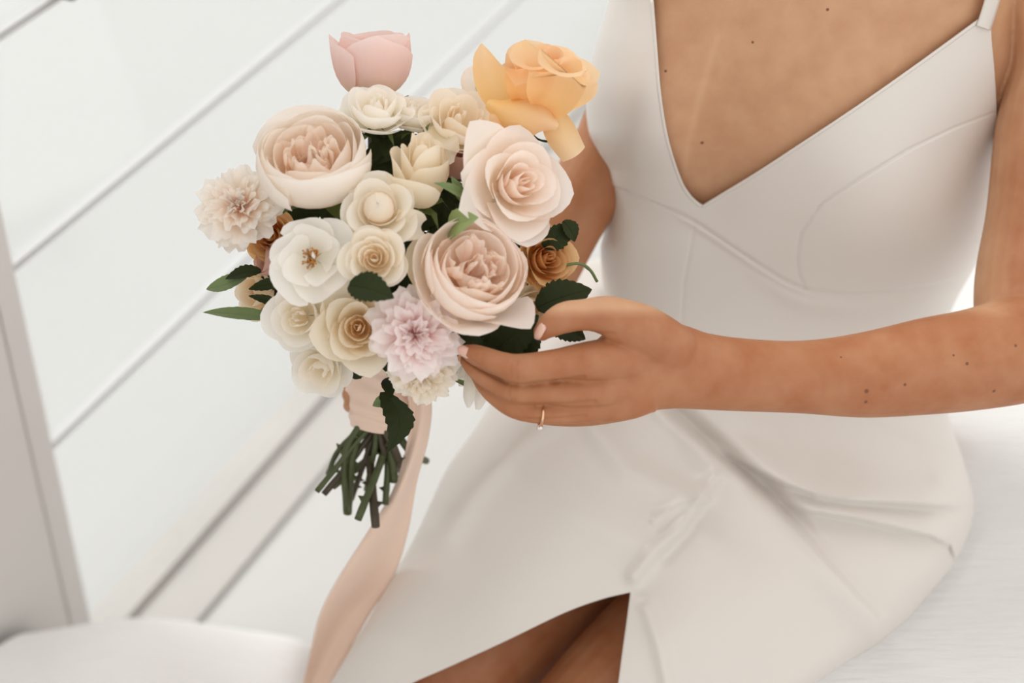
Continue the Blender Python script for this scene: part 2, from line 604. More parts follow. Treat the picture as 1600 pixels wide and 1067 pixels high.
def tube_body(rows, nseg=28, n=None, ends=True):
    """rows: (px,py,depth,r_px,ratio) ; elliptical tube, ratio = thickness along the view / width"""
    A = np.asarray(rows, float)
    n = n or (len(A) - 1) * 8 + 1
    S = spline(A, n)
    C = W(S[:, 0], S[:, 1], S[:, 2])
    r = S[:, 3] * S[:, 2] / FPX
    ra = S[:, 4]
    T = np.gradient(C, axis=0)
    T /= np.linalg.norm(T, axis=1)[:, None]
    v = []
    V = FW
    # rounded ends
    def ring(c, t, rr, k):
        s = np.cross(t, V); s /= np.linalg.norm(s)
        dd = np.cross(s, t)
        a = np.linspace(0, 2 * np.pi, nseg, endpoint=False)
        return c + rr * np.cos(a)[:, None] * s + rr * k * np.sin(a)[:, None] * dd
    rings = []
    if ends:
        for q in (0.12, 0.45, 0.75):
            h = math.sqrt(1 - (1 - q) ** 2)
            rings.append(ring(C[0] - T[0] * r[0] * (1 - q) * 0.9, T[0], r[0] * h, ra[0]))
    for i in range(n):
        rings.append(ring(C[i], T[i], r[i], ra[i]))
    if ends:
        for q in (0.75, 0.45, 0.12):
            h = math.sqrt(1 - (1 - q) ** 2)
            rings.append(ring(C[-1] + T[-1] * r[-1] * (1 - q) * 0.9, T[-1], r[-1] * h, ra[-1]))
    v = np.vstack(rings)
    f = grid_faces(nseg, len(rings), wrap=True)
    f.append(tuple(range(nseg - 1, -1, -1)))
    k = (len(rings) - 1) * nseg
    f.append(tuple(range(k, k + nseg)))
    add_part(v, f)


# torso
ys = np.linspace(-160, 920, 110)
na = 72
rings = []
for y in ys:
    a = np.linspace(0, 2 * np.pi, na, endpoint=False)
    L = float(pinterp(y, TY, TL)); R = float(pinterp(y, TY, TR_))
    c, rx = (L + R) / 2, (R - L) / 2 - 5
    ca, sa = np.cos(a), np.sin(a)
    px = c + rx * np.sign(ca) * np.abs(ca) ** 0.85
    front = torso(px, np.full_like(px, y), -0.0045)
    dc = float(pinterp(y, DY, DC)); dh = float(pinterp(y, DY, DH))
    d = np.where(sa >= 0, np.minimum(front, dc), dc + dh * 0.9 * np.abs(sa))
    rings.append(W(px, np.full_like(px, y), d))
v = np.vstack(rings)
f = grid_faces(na, len(ys), wrap=True)
f.append(tuple(range(na - 1, -1, -1))); f.append(tuple(range((len(ys) - 1) * na, len(ys) * na)))
add_part(v, f)

# her left arm (right side of the picture)
tube_body([(1600, -90, 1.385, 85, 1.0), (1660, 10, 1.385, 92, 1.0), (1668, 100, 1.39, 88, 1.0), (1655, 200, 1.392, 97, 1.0),
           (1640, 340, 1.388, 97, .98), (1622, 450, 1.375, 98, .95), (1612, 545, 1.355, 88, .92)])
tube_body([(1625, 525, 1.355, 92, .92), (1590, 545, 1.345, 86, .92), (1525, 561, 1.335, 80, .9), (1450, 572, 1.325, 76, .88), (1350, 586, 1.31, 67, .85),
           (1250, 589, 1.295, 57, .8), (1150, 585, 1.28, 57.5, .72), (1090, 579, 1.27, 61, .65), (1050, 573, 1.262, 65, .55), (1010, 572, 1.255, 60, .45)])
# palm
tube_body([(1095, 580, 1.27, 60, .66), (1050, 572, 1.258, 68, .52), (1005, 570, 1.248, 77, .40), (965, 590, 1.243, 70, .36), (915, 605, 1.243, 56, .36)])
# thumb
tube_body([(1050, 548, 1.252, 44, .8), (1000, 515, 1.235, 41, .85), (950, 495, 1.222, 31, .9), (912, 492, 1.217, 25, .95),
           (878, 498, 1.213, 24, .95), (856, 511, 1.214, 19, .9), (846, 520, 1.215, 14, .8)], nseg=20)
# index finger
tube_body([(985, 560, 1.238, 34, .8), (925, 563, 1.226, 31, .85), (870, 570, 1.215, 25.5, .92), (814, 577, 1.208, 24.5, .95), (785, 570, 1.207, 20.5, .95),
           (757, 560, 1.209, 18.5, .92), (737, 552, 1.212, 15.5, .85), (729, 548, 1.214, 11, .8)], nseg=20)
# middle finger
tube_body([(975, 600, 1.240, 28, .8), (915, 613, 1.232, 23, .9), (860, 613, 1.225, 21, .95), (803, 612, 1.220, 20.5, .95), (775, 600, 1.221, 17.5, .95),
           (750, 583, 1.222, 16, .92), (733, 566, 1.228, 13.5, .9), (728, 558, 1.231, 10, .8)], nseg=20)
# ring finger
tube_body([(970, 628, 1.245, 22, .8), (915, 641, 1.24, 20, .9), (845, 646, 1.234, 16.5, 1.0), (805, 637, 1.229, 17.5, 1.0), (775, 619, 1.230, 15.5, .95),
           (756, 600, 1.235, 14, .9), (745, 583, 1.241, 12, .9)], nseg=20)
# little finger
tube_body([(975, 640, 1.255, 18, .9), (920, 650, 1.252, 16, .9), (870, 652, 1.25, 14, 1.0), (830, 645, 1.248, 14, 1.0), (805, 630, 1.249, 12.5, .95),
           (785, 612, 1.254, 11, .9)], nseg=20)

# her right arm (behind the bouquet)
tube_body([(1060, -90, 1.42, 85, 1.0), (1030, 60, 1.455, 75, 1.0), (970, 210, 1.48, 66, 1.0), (902, 320, 1.49, 58, 1.0), (850, 420, 1.49, 55, 1.0)])
tube_body([(855, 415, 1.49, 54, 1.0), (790, 480, 1.47, 52, .95), (710, 540, 1.445, 42, .85), (660, 572, 1.435, 40, .7), (625, 590, 1.432, 42, .5)])
# fingers of the hand round the handle: pass behind it and curl round its far side
for k, (yy, rr) in enumerate(((576, 13), (597, 14), (617, 13.5), (634, 11.5))):
    tube_body([(650, yy - 2, 1.437, rr + 2, .9), (610, yy, 1.440, rr, .95), (572, yy + 2, 1.436, rr, 1.0), (548, yy + 1, 1.418, rr - 1, 1.0),
               (545, yy - 2, 1.398, rr - 3, 1.0)], nseg=18)
tube_body([(665, 560, 1.425, 18, .9), (655, 575, 1.40, 15, .9), (640, 588, 1.375, 13, .9), (622, 592, 1.362, 11, .8)], nseg=18)

# thighs and calves
tube_body([(1180, 660, 1.63, 150, .85), (1000, 770, 1.62, 140, .9), (812, 932, 1.575, 126, .9), (660, 1100, 1.56, 112, .9), (590, 1190, 1.57, 100, .9)])
tube_body([(595, 1190, 1.56, 92, 1.0), (640, 1280, 1.70, 88, 1.0), (690, 1310, 1.88, 62, 1.0)])
tube_body([(1330, 780, 1.60, 150, .85), (1200, 889, 1.55, 138, .88), (983, 1102, 1.49, 130, .9), (860, 1225, 1.49, 108, .9)])
tube_body([(865, 1222, 1.53, 96, 1.0), (800, 1320, 1.66, 92, 1.0), (740, 1390, 1.86, 64, 1.0)])

person = empty('person', W(1250, 780, 1.70), 'person in an ivory V-neck satin dress sitting on the bed and holding the bouquet', 'person')


def build_body():
    me = bpy.data.meshes.new('body_src')
    me.from_pydata(BV, [], BF)
    o = link(bpy.data.objects.new('body_src', me))
    rm = o.modifiers.new('r', 'REMESH'); rm.mode = 'VOXEL'; rm.voxel_size = 0.0014; rm.use_smooth_shade = True
    s = o.modifiers.new('s', 'SMOOTH'); s.factor = 0.5; s.iterations = 5
    dg = bpy.context.evaluated_depsgraph_get()
    m2 = bpy.data.meshes.new_from_object(o.evaluated_get(dg))
    bpy.data.objects.remove(o)
    m2.name = 'body'
    m2.polygons.foreach_set('use_smooth', [True] * len(m2.polygons))
    n = len(m2.vertices)
    co = np.empty(n * 3); m2.vertices.foreach_get('co', co); co = co.reshape(-1, 3)
    # picture position of every vertex, for the tan of forearms and hands and the pale strap line
    rel = co - CAM
    d = rel @ FW
    px = 800 + FPX * (rel @ RT) / d; py = 533.5 - FPX * (rel @ UP) / d
    t = np.full(n, 0.30)
    t += 0.55 * sm(1530, 1600, px) * sm(60, 300, py)
    t = np.maximum(t, 0.85 * sm(1.45, 1.36, d) * sm(470, 500, py))
    t = np.maximum(t, 0.8 * (px < 965) * sm(1.40, 1.44, d) * (py < 640))
    t = np.maximum(t, 0.9 * (py > 800))
    line = polydist(px, py, [(1120, 60), (1100, 130), (1078, 210), (1066, 285)])
    t -= 0.15 * np.exp(-(line / 6.0) ** 2) * (py < 330) * (d < 1.5)
    at = m2.attributes.new('tan', 'FLOAT', 'POINT')
    at.data.foreach_set('value', t)
    # knuckle creases and the lines between the fingers
    nr = np.empty(n * 3); m2.vertices.foreach_get('normal', nr); nr = nr.reshape(-1, 3)
    front = (d < 1.30) & (nr @ FW < 0.1)
    g = np.zeros(n)
    for ln, wd_, am in (
            ([(809, 562), (805, 575), (808, 592)], 2.4, .0011), ([(801, 564), (797, 576), (800, 590)], 2.0, .0009), ([(816, 566), (813, 578), (816, 592)], 2.2, .0004),
            ([(753, 553), (750, 562), (753, 572)], 2.2, .0005), ([(798, 603), (795, 614), (799, 626)], 2.2, .0011), ([(806, 603), (803, 615), (806, 627)], 2.0, .0009),
            ([(806, 638), (803, 646), (806, 652)], 2.2, .0005), ([(884, 478), (880, 486), (882, 494)], 2.2, .0004), ([(960, 522), (940, 521), (922, 519)], 3.0, .0009),
            ([(722, 557), (749, 575), (790, 597), (815, 601), (870, 596), (912, 590)], 3.0, .0015), ([(733, 592), (765, 616), (800, 631), (835, 633), (885, 632), (930, 628)], 2.8, .0013),
            ([(822, 656), (845, 656), (880, 654), (915, 650)], 2.6, .0014)):
        g += am * np.exp(-(polydist(px, py, ln) / wd_) ** 2)
    for (kx, ky, kr, am) in ((962, 556, 26, .0022), (955, 607, 20, .002), (950, 636, 16, .0014), (808, 577, 17, .0014), (801, 612, 15, .0014), (885, 486, 16, .001), (952, 482, 24, .0018)):
        g -= am * np.exp(-(((px - kx) ** 2 + (py - ky) ** 2) / kr ** 2))
    co2 = co - nr * (g * front)[:, None]
    m2.vertices.foreach_set('co', co2.ravel()); m2.update()
    co = co2
    ob = link(bpy.data.objects.new('body', m2))
    from mathutils.bvhtree import BVHTree
    m2.calc_loop_triangles()
    tri = [tuple(x.vertices) for x in m2.loop_triangles]
    bv = BVHTree.FromPolygons([tuple(c) for c in co], tri)
    return ob, bv


body, BVH = build_body()
keep(body, person)


def hit(px, py):
    dr = Vector(W(px, py, 1.0) - CAM).normalized()
    r = BVH.ray_cast(Vector(CAM), dr)
    return r[0], r[1]


for (x, y, d, r) in MOLES:
    p, _ = hit(x, y)
    if p is not None:
        MOLE_POS[(x, y)] = tuple(p)
M['skin'] = skin_material()
body.data.materials.clear()
body.data.materials.append(M['skin'])
body['label'] = 'tanned skin of chest, arms, hands and legs'


def nail(px, py, ang, ln, wd, nrm):
    """curved fingernail plate; ang = direction of the finger in the picture (deg, y down)"""
    p, nn = hit(px, py)
    if p is None:
        return
    c = np.array(p)
    d = (c - CAM) @ FW
    k = d / FPX
    n = np.array(nn) if nrm is None else CV(*nrm)
    t = CV(math.cos(ang), -math.sin(ang), 0)
    t = t - n * (t @ n); t /= np.linalg.norm(t)
    s = np.cross(n, t)
    v = []
    nu, nv = 9, 9
    for j in range(nv):
        for i in range(nu):
            a = i / (nu - 1) * 2 - 1; b = j / (nv - 1) * 2 - 1
            w = wd * (1 - 0.35 * max(b, 0) ** 3 - 0.2 * max(-b, 0) ** 3) * math.sqrt(max(0.05, 1 - max(0, abs(b) - .6) ** 2 * 4))
            v.append(c + k * (t * b * ln + s * a * w + n * (2.2 - 4.2 * a * a - 1.5 * b * b)))
    o = mesh('fingernail', v, grid_faces(nu, nv), M['nail'])
    sd = o.modifiers.new('t', 'SOLIDIFY'); sd.thickness = 0.0006; sd.offset = 0
    o['label'] = 'pale pink fingernail'
    keep(o, person)
    o.parent = body; o.matrix_parent_inverse = Matrix.Identity(4)
    o.matrix_parent_inverse = (Matrix.Translation(person.location) @ body.matrix_parent_inverse).inverted()


nail(726, 550, math.radians(205), 12, 8.5, (-0.35, -0.15, 0.9))
nail(842, 517, math.radians(140), 14, 9.5, (-0.75, 0.1, 0.65))

# ------------------------------------------------------------------ dress
UNDER = [(940, 285), (1000, 308), (1060, 333), (1085, 345), (1130, 375), (1180, 409), (1225, 437), (1262, 452), (1320, 459), (1400, 456), (1480, 442), (1560, 405)]
CUP = [(1258, 450), (1248, 428), (1245, 402), (1251, 364), (1283, 318), (1333, 286), (1419, 234), (1490, 200), (1565, 171)]
CENTRE = [(1085, 345), (1078, 390), (1068, 440), (1064, 520), (1066, 600)]
UN = np.array(UNDER, float)


def bodice_depth(px, py, off):
    d = torso(px, py, off)
    du = polydist(px, py, UNDER)
    yu = np.interp(px, UN[:, 0], UN[:, 1])
    above = sm(6, -6, py - yu)
    d -= 0.003 * above * np.exp(-(du / 70) ** 2)
    d += 0.0020 * np.exp(-(du / 2.4) ** 2)
    d -= 0.0026 * np.exp(-((py - yu - 7) / 5.5) ** 2) * sm(1040, 1090, px) * sm(1300, 1240, px)
    # drag line just below the underbust seam
    d -= 0.004 * np.exp(-((py - yu - 24) / 14) ** 2) * sm(1150, 1260, px) * sm(1500, 1440, px)
    d += 0.0018 * np.exp(-(polydist(px, py, CUP) / 2.1) ** 2)
    d += 0.0010 * np.exp(-(polydist(px, py, CENTRE) / 2.1) ** 2)
    return d


NLy = [-110, 0, 70, 150, 220, 280, 305, 318, 323]
NLx = [1012, 1018, 1024, 1031, 1043, 1062, 1076, 1089, 1098]
NRy = [30, 46, 100, 165, 234, 270, 300, 316, 323]
NRx = [1531, 1512, 1437, 1344, 1240, 1185, 1136, 1110, 1098]


def split_left(y):
    return np.where(y <= 323, pinterp(y, NLy, NLx), np.interp(y, [323, 345, 390, 440, 520, 620], [1098, 1085, 1078, 1068, 1064, 1066]))


def split_right(y):
    return np.where(y <= 323, pinterp(y, NRy, NRx), split_left(y))


ARMy = [30, 46, 110, 165, 200, 216, 240]
ARMx = [1549, 1549, 1554, 1557, 1558, 1560, 1562]


def bodice():
    off = 0.0035
    V, F = [], []
    nu = 190

    def patch(y0, y1, lf, rf, left_sil, right_sil, n):
        base = len(V)
        rows = np.arange(y0, y1 + .1, 1.5); n = len(rows)
        for y in rows:
            l, r = float(lf(y)), float(rf(y))
            t = np.linspace(0, 1, nu)
            if left_sil:
                t = 1 - np.cos(t * np.pi / 2)
            if right_sil:
                t = np.sin(t * np.pi / 2)
            px = l + (r - l) * t
            V.extend(W(px, np.full(nu, y), bodice_depth(px, np.full(nu, y), off)))
        F.extend(grid_faces(nu, n, base))

    ofp = off / 1.42 * FPX
    Ls = lambda y: pinterp(y, TY, TL) - ofp * .9
    Rs = lambda y: np.minimum(pinterp(y, TY, TR_) + ofp * .9, np.where(y < 240, pinterp(y, ARMy, ARMx), 9999))
    patch(-110, 619, Ls, split_left, True, False, 240)
    patch(31, 619, split_right, Rs, False, True, 200)
    # back of the bodice
    base = len(V)
    nb = 40
    yy = np.linspace(150, 620, 60)
    for y in yy:
        a = np.linspace(0, math.pi, nb)
        l, r = float(Ls(y)), float(Rs(y))
        c, rx = (l + r) / 2, (r - l) / 2
        dc = float(pinterp(y, DY, DC)); dh = float(pinterp(y, DY, DH)) * .9 + 0.005
        px = c - rx * np.cos(a)
        V.extend(W(px, np.full(nb, y), dc + dh * np.sin(a)))
    F.extend(grid_faces(nb, len(yy), base))
    o = mesh('dress_bodice', V, F, M['dress'])
    bm = bmesh.new(); bm.from_mesh(o.data)
    bmesh.ops.remove_doubles(bm, verts=bm.verts, dist=0.0003)
    bmesh.ops.recalc_face_normals(bm, faces=bm.faces)
    bm.to_mesh(o.data); bm.free()
    sd = o.modifiers.new('t', 'SOLIDIFY'); sd.thickness = 0.0016; sd.offset = -1
    o['label'] = 'ivory V-neck bodice with curved cup seams'
    keep(o, person)
    return o


BOD = bodice()


def strip(name, pts, wpx, lift, parent, mat, n=40, depthf=None, nu=7, label=None):
    """narrow band lying on the torso along a picture polyline"""
    S = spline(pts, n)
    T = np.gradient(S, axis=0); T /= np.linalg.norm(T, axis=1)[:, None]
    N = np.c_[-T[:, 1], T[:, 0]]
    V = []
    for i in range(n):
        a = np.linspace(-1, 1, nu)
        p = S[i] + N[i] * a[:, None] * wpx / 2
        d = depthf(p[:, 0], p[:, 1]) - lift * (1 - 0.35 * a * a)
        V.extend(W(p[:, 0], p[:, 1], d))
    o = mesh(name, V, grid_faces(nu, n), mat)
    sd = o.modifiers.new('t', 'SOLIDIFY'); sd.thickness = 0.0015
    if label: o['label'] = label
    o.parent = parent
    o.matrix_parent_inverse = (Matrix.Translation(person.location) @ parent.matrix_parent_inverse).inverted() if parent is not person else Matrix.Translation(person.location).inverted()
    return o


strip('shoulder_strap', [(1537, 44), (1545, 20), (1556, -15), (1575, -70)], 23, 0.006, BOD, M['dress'],
      depthf=lambda x, y: torso(x, y, 0.002), label='narrow ivory shoulder strap')
strip('neckline_edge', [(1018, 0), (1024, 70), (1031, 150), (1043, 220), (1062, 280), (1076, 305), (1089, 318), (1097, 323)], 5, 0.0005, BOD, M['dress'],
      n=90, depthf=lambda x, y: bodice_depth(x, y, 0.0035), nu=5)
strip('neckline_edge', [(1530, 33), (1437, 100), (1344, 165), (1240, 234), (1185, 270), (1136, 300), (1110, 316), (1099, 323)], 5, 0.0005, BOD, M['dress'],
      n=90, depthf=lambda x, y: bodice_depth(x, y, 0.0035), nu=5)

# skirt -----------------------------------------------------------
SK = TPS([(1250, 560, 1.487), (1060, 560, 1.492), (1400, 560, 1.505), (1470, 600, 1.55), (940, 540, 1.535), (900, 450, 1.57), (860, 560, 1.53),
          (1000, 690, 1.468), (860, 680, 1.475), (1150, 700, 1.475), (1280, 700, 1.485), (1400, 690, 1.51), (1470, 720, 1.535),
          (790, 760, 1.46), (900, 800, 1.435), (1060, 810, 1.44), (1250, 790, 1.465), (1380, 790, 1.485),
          (710, 880, 1.455), (850, 900, 1.425), (985, 925, 1.422), (610, 1000, 1.46), (720, 1000, 1.43), (620, 1090, 1.44), (530, 1090, 1.475),
          (1100, 900, 1.418), (1250, 900, 1.43), (1400, 880, 1.465), (1470, 840, 1.50),
          (990, 1050, 1.395), (1150, 1050, 1.402), (1260, 1060, 1.42), (1360, 985, 1.45), (1050, 980, 1.40)], 0.01)

F1 = [(1020, 632), (1065, 672), (1110, 712), (1160, 752), (1205, 790), (1250, 838), (1300, 893), (1345, 942), (1375, 970)]
F2 = [(1105, 690), (1165, 722), (1225, 752), (1275, 770), (1330, 778), (1400, 783), (1470, 788), (1530, 792)]
F3 = [(1200, 775), (1260, 795), (1330, 806), (1400, 822), (1455, 836), (1484, 850), (1494, 876)]
F4 = [(1118, 745), (1100, 765), (1085, 795), (1055, 830), (1020, 862), (990, 900)]
F5 = [(1095, 772), (1060, 790), (1025, 812)]
F6 = [(860, 650), (790, 700), (735, 765), (690, 830)]
F7 = [(930, 670), (980, 735), (1040, 765), (1090, 770)]
F8 = [(1010, 950), (1030, 1010), (1045, 1080)]
F9 = [(800, 720), (900, 790), (1000, 850)]


def fold(px, py, line, amp, w, side=None):
    return amp * np.exp(-(polydist(px, py, line) / w) ** 2)


def side_of(px, py, line):
    """>0 below/right of line by interpolating y over x"""
    l = np.array(line, float); o = np.argsort(l[:, 0])
    return py - np.interp(px, l[o, 0], l[o, 1])


def skirt_depth(px, py):
    d = SK(px, py)
    # valley above F1, ridge along it
    m = sm(1000, 1060, px)
    s1 = side_of(px, py, F1)
    d += m * sm(1400, 1340, px) * 0.020 * np.exp(-((s1 + 22) / 22) ** 2) * sm(1330, 1180, px)
    d -= 0.013 * np.where(s1 > 0, np.exp(-(s1 / 55) ** 2), np.exp(-(s1 / 9) ** 2)) * sm(1040, 1110, px) * sm(1400, 1362, px) * (s1 > -40) + fold(px, py, F1[:4], 0.005, 12)
    # folds toward the hip: flap above each line overhangs
    for ln, a, w in ((F2, 0.021, 16), (F3, 0.019, 13)):
        s = side_of(px, py, ln)
        k = sm(ln[0][0] - 10, ln[0][0] + 90, px) * sm(1515, 1440, px)
        d -= k * a * np.where(s < 0, np.exp(-(s / (w * 2.4)) ** 2), np.exp(-(s / (w * .32)) ** 2)) * np.exp(-(polydist(px, py, ln) / 80) ** 2)
    d -= fold(px, py, F4, 0.009, 12) + fold(px, py, F5, 0.008, 11) + fold(px, py, F7, 0.008, 22)
    d += fold(px, py, [(1100, 790), (1075, 835), (1040, 870)], 0.003, 10)
    d -= fold(px, py, F6, 0.010, 28) + fold(px, py, F9, 0.006, 36)
    d -= fold(px, py, F8, 0.007, 12)
    d -= fold(px, py, [(1490, 690), (1440, 680), (1380, 650)], 0.004, 16) + fold(px, py, [(1525, 790), (1500, 765), (1470, 750)], 0.004, 14)
    d += 0.0018 * np.sin(px / 47 + py / 90) * np.cos(py / 61 - px / 130)
    return d


def resample(poly, n):
    P = spline(poly, 800)
    s = np.r_[0, np.cumsum(np.hypot(*np.diff(P, axis=0).T))]
    q = np.linspace(0, s[-1], n)
    return np.c_[np.interp(q, s, P[:, 0]), np.interp(q, s, P[:, 1])]


def corner_join(a, na, b, nb):
    A = resample(a, na); B = resample(b, nb)
    return np.vstack([A, B[1:]])


def skirt():
    mid = [(1064, 540), (1075, 620), (1092, 700), (1098, 760), (1070, 820), (1030, 865), (985, 925)]
    n1, n2 = 130, 110
    left_sil = [(945, 400), (890, 425), (815, 540), (752, 655), (697, 735), (645, 845), (580, 960), (500, 1095), (478, 1135)]
    hem = [(985, 925), (940, 936), (880, 958), (790, 1001), (700, 1042), (645, 1066), (600, 1090), (520, 1140)]
    slit = [(985, 925), (979, 970), (972, 1020), (962, 1095), (948, 1185)]
    right_sil = [(1475, 540), (1476, 600), (1483, 655), (1506, 722), (1521, 785), (1514, 830), (1488, 884), (1450, 930), (1400, 984), (1290, 1067), (1200, 1130), (1100, 1190)]
    Lb = resample(left_sil, n1 + n2 - 1)
    MidH = corner_join(mid, n1, hem, n2)
    MidS = corner_join(mid, n1, slit, n2)
    Rb = resample(right_sil, n1 + n2 - 1)
    V, F = [], []
    nu = 150

    def patch(A, B, sil, R0, rw):
        base = len(V)
        t = np.linspace(0, 1, nu)
        t = 1 - (1 - t) ** 1.4 if sil == 'B' else t ** 1.4
        nx = 10
        for a, b in zip(A, B):
            p = a + (b - a) * t[:, None]
            wid = np.hypot(*(b - a)) + 1e-6
            e = (t if sil == 'A' else 1 - t) * wid
            k = np.clip(1 - e / rw, 0, 1)
            d = skirt_depth(p[:, 0], p[:, 1]) + R0 * (1 - np.sqrt(np.maximum(1 - k ** 2, 0)))
            row = W(p[:, 0], p[:, 1], d)
            # the cloth goes on behind the silhouette
            ext = []
            for q in range(1, nx + 1):
                z = q / nx
                i = 0 if sil == 'A' else -1
                sgn = (b - a) / wid * (1 if sil == 'A' else -1)
                pp = p[i] + sgn * 22 * z ** 2
                ext.append(W(pp[0], pp[1], d[i] + 0.085 * z))
            row = np.vstack([np.array(ext[::-1]), row]) if sil == 'A' else np.vstack([row, np.array(ext)])
            V.extend(row)
        F.extend(grid_faces(nu + nx, len(A), base))

    patch(Lb, MidH, 'A', 0.03, 70)
    patch(MidS, Rb, 'B', 0.028, 60)
    o = mesh('dress_skirt', V, F, M['dress'])
    bm = bmesh.new(); bm.from_mesh(o.data)
    bmesh.ops.remove_doubles(bm, verts=bm.verts, dist=0.0003)
    bmesh.ops.recalc_face_normals(bm, faces=bm.faces)
    # outward = toward the viewer
    bm.normal_update()
    f0 = min(bm.faces, key=lambda q: (q.calc_center_median() - Vector(W(1150, 900, 1.42))).length)
    if f0.normal.dot(Vector(FW)) > 0:
        bmesh.ops.reverse_faces(bm, faces=bm.faces)
    bm.to_mesh(o.data); bm.free()
    sd = o.modifiers.new('t', 'SOLIDIFY'); sd.thickness = 0.0018; sd.offset = -1
    o['label'] = 'ivory satin skirt with side slit and soft folds'
    keep(o, person)
    return o


SKIRT = skirt()

# ------------------------------------------------------------------ ring on the finger
def make_ring():
    c3 = W(845, 647, 1.234)
    root = empty('ring', c3, 'thin rose gold ring with a small clear stone on the finger', 'ring')
    p0, p1 = W(855, 646.5, 1.235), W(832, 645, 1.233)
    ax = p1 - p0; ax /= np.linalg.norm(ax)
    e1 = UP - ax * (UP @ ax); e1 /= np.linalg.norm(e1)
    e2 = np.cross(ax, e1)
    R, r = 17.6 * 1.234 / FPX, 0.00085
    V = []
    ns, nt = 48, 10
    for i in range(ns):
        a = i / ns * 2 * math.pi
        u = e1 * math.cos(a) + e2 * math.sin(a)
        for j in range(nt):
            b = j / nt * 2 * math.pi
            V.append(u * (R + r * math.cos(b)) + ax * r * 1.2 * math.sin(b))
    F = []
    for i in range(ns):
        for j in range(nt):
            F.append((i * nt + j, ((i + 1) % ns) * nt + j, ((i + 1) % ns) * nt + (j + 1) % nt, i * nt + (j + 1) % nt))
    mesh('band', V, F, M['gold'], root)
    # stone facing the lower front side
    u = -e1 * 0.93 - FW * 0.36; u /= np.linalg.norm(u)
    s = np.cross(u, ax)
    V, F = [], []
    prof = [(0.0, -0.0016), (0.0021, 0.0), (0.0018, 0.0009), (0.0009, 0.0013)]
    for rr, h in prof:
        for i in range(8):
            a = i / 8 * 2 * math.pi
            V.append(u * (R + 0.0022 + h) + (ax * math.cos(a) + s * math.sin(a)) * max(rr, 1e-5))
    F = grid_faces(8, 4, wrap=True) + [tuple(range(24, 32))]
    mesh('gemstone', V, F, M['stone'], root, smooth=False)
    V = []
    for k in range(4):
        a = k * math.pi / 2 + .4
        d = ax * math.cos(a) + s * math.sin(a)
        for h, w in ((-0.001, .0004), (0.0028, .0003)):
            b = u * (R + h) + d * (0.0011 if h < 0 else 0.0021)
            q = np.cross(u, d)
            V += [b + q * w, b + d * w, b - q * w, b - d * w]
    F = []
    for k in range(4):
        F += grid_faces(4, 2, k * 8, True) + [tuple(range(k * 8 + 4, k * 8 + 8))]
    mesh('claw_setting', V, F, M['gold'], root, smooth=False)


make_ring()

# ------------------------------------------------------------------ bouquet
BQ = empty('bouquet', W(590, 660, 1.42), 'hand-tied bouquet of blush, cream and apricot roses with trailing ribbon', 'bouquet')
INV = Matrix.Translation(BQ.location).inverted()


def bq(o):
    o.parent = BQ
    o.matrix_parent_inverse = INV
    return o


def sub(o, part):
    """o holds world coordinates, part is a child of the bouquet at world identity"""
    o.parent = part
    o.matrix_parent_inverse = part_inv(part)
    return o


def part_inv(part):
    return (Matrix.Translation(BQ.location) @ part.matrix_parent_inverse @ part.matrix_basis).inverted()


def bez(P, t):
    P = np.asarray(P, float)
    t = t[..., None]
    return (P[0] * (1 - t) ** 3 + 3 * P[1] * t * (1 - t) ** 2 + 3 * P[2] * t * t * (1 - t) + P[3] * t ** 3)


def petal_pts(th, ha, P, sp=.05, lip=0., ruf=0., fr=2.5, tip=0., cut=.3, jag=0., nu=11, nv=11, side=0., r=rng):
    U, Vv = np.meshgrid(np.linspace(-1, 1, nu), np.linspace(0, 1, nv))
    ph, ph2 = r.uniform(0, 6.28, 2)
    edge = 1 - cut * np.abs(U) ** 2.6 + tip * np.exp(-(U / .22) ** 2) + jag * np.sin(U * 17 + ph)
    q = Vv * edge
    B = bez(P, np.clip(q, 0, 1.15))
    rho, z = B[..., 0], B[..., 1]
    l = np.clip((q - .62) / .38, 0, 1.3) ** 2
    rho = rho + lip * l * (0.65 + .35 * np.cos(U * 2))
    z = z - lip * 0.45 * l * l
    rho = rho + side * np.abs(U) ** 3 * q
    rho = rho * (1 + sp * U)
    rho = rho + ruf * q ** 2 * np.sin(fr * U * math.pi + ph)
    z = z + ruf * .7 * q ** 2 * np.sin(fr * 1.4 * U * math.pi + ph2)
    an = th + U * ha * (0.5 + .5 * sm(0, .6, q))
    return np.stack([rho * np.cos(an), rho * np.sin(an), z], -1).reshape(-1, 3), np.stack([(U + 1) / 2, Vv], -1).reshape(-1, 2), nu, nv


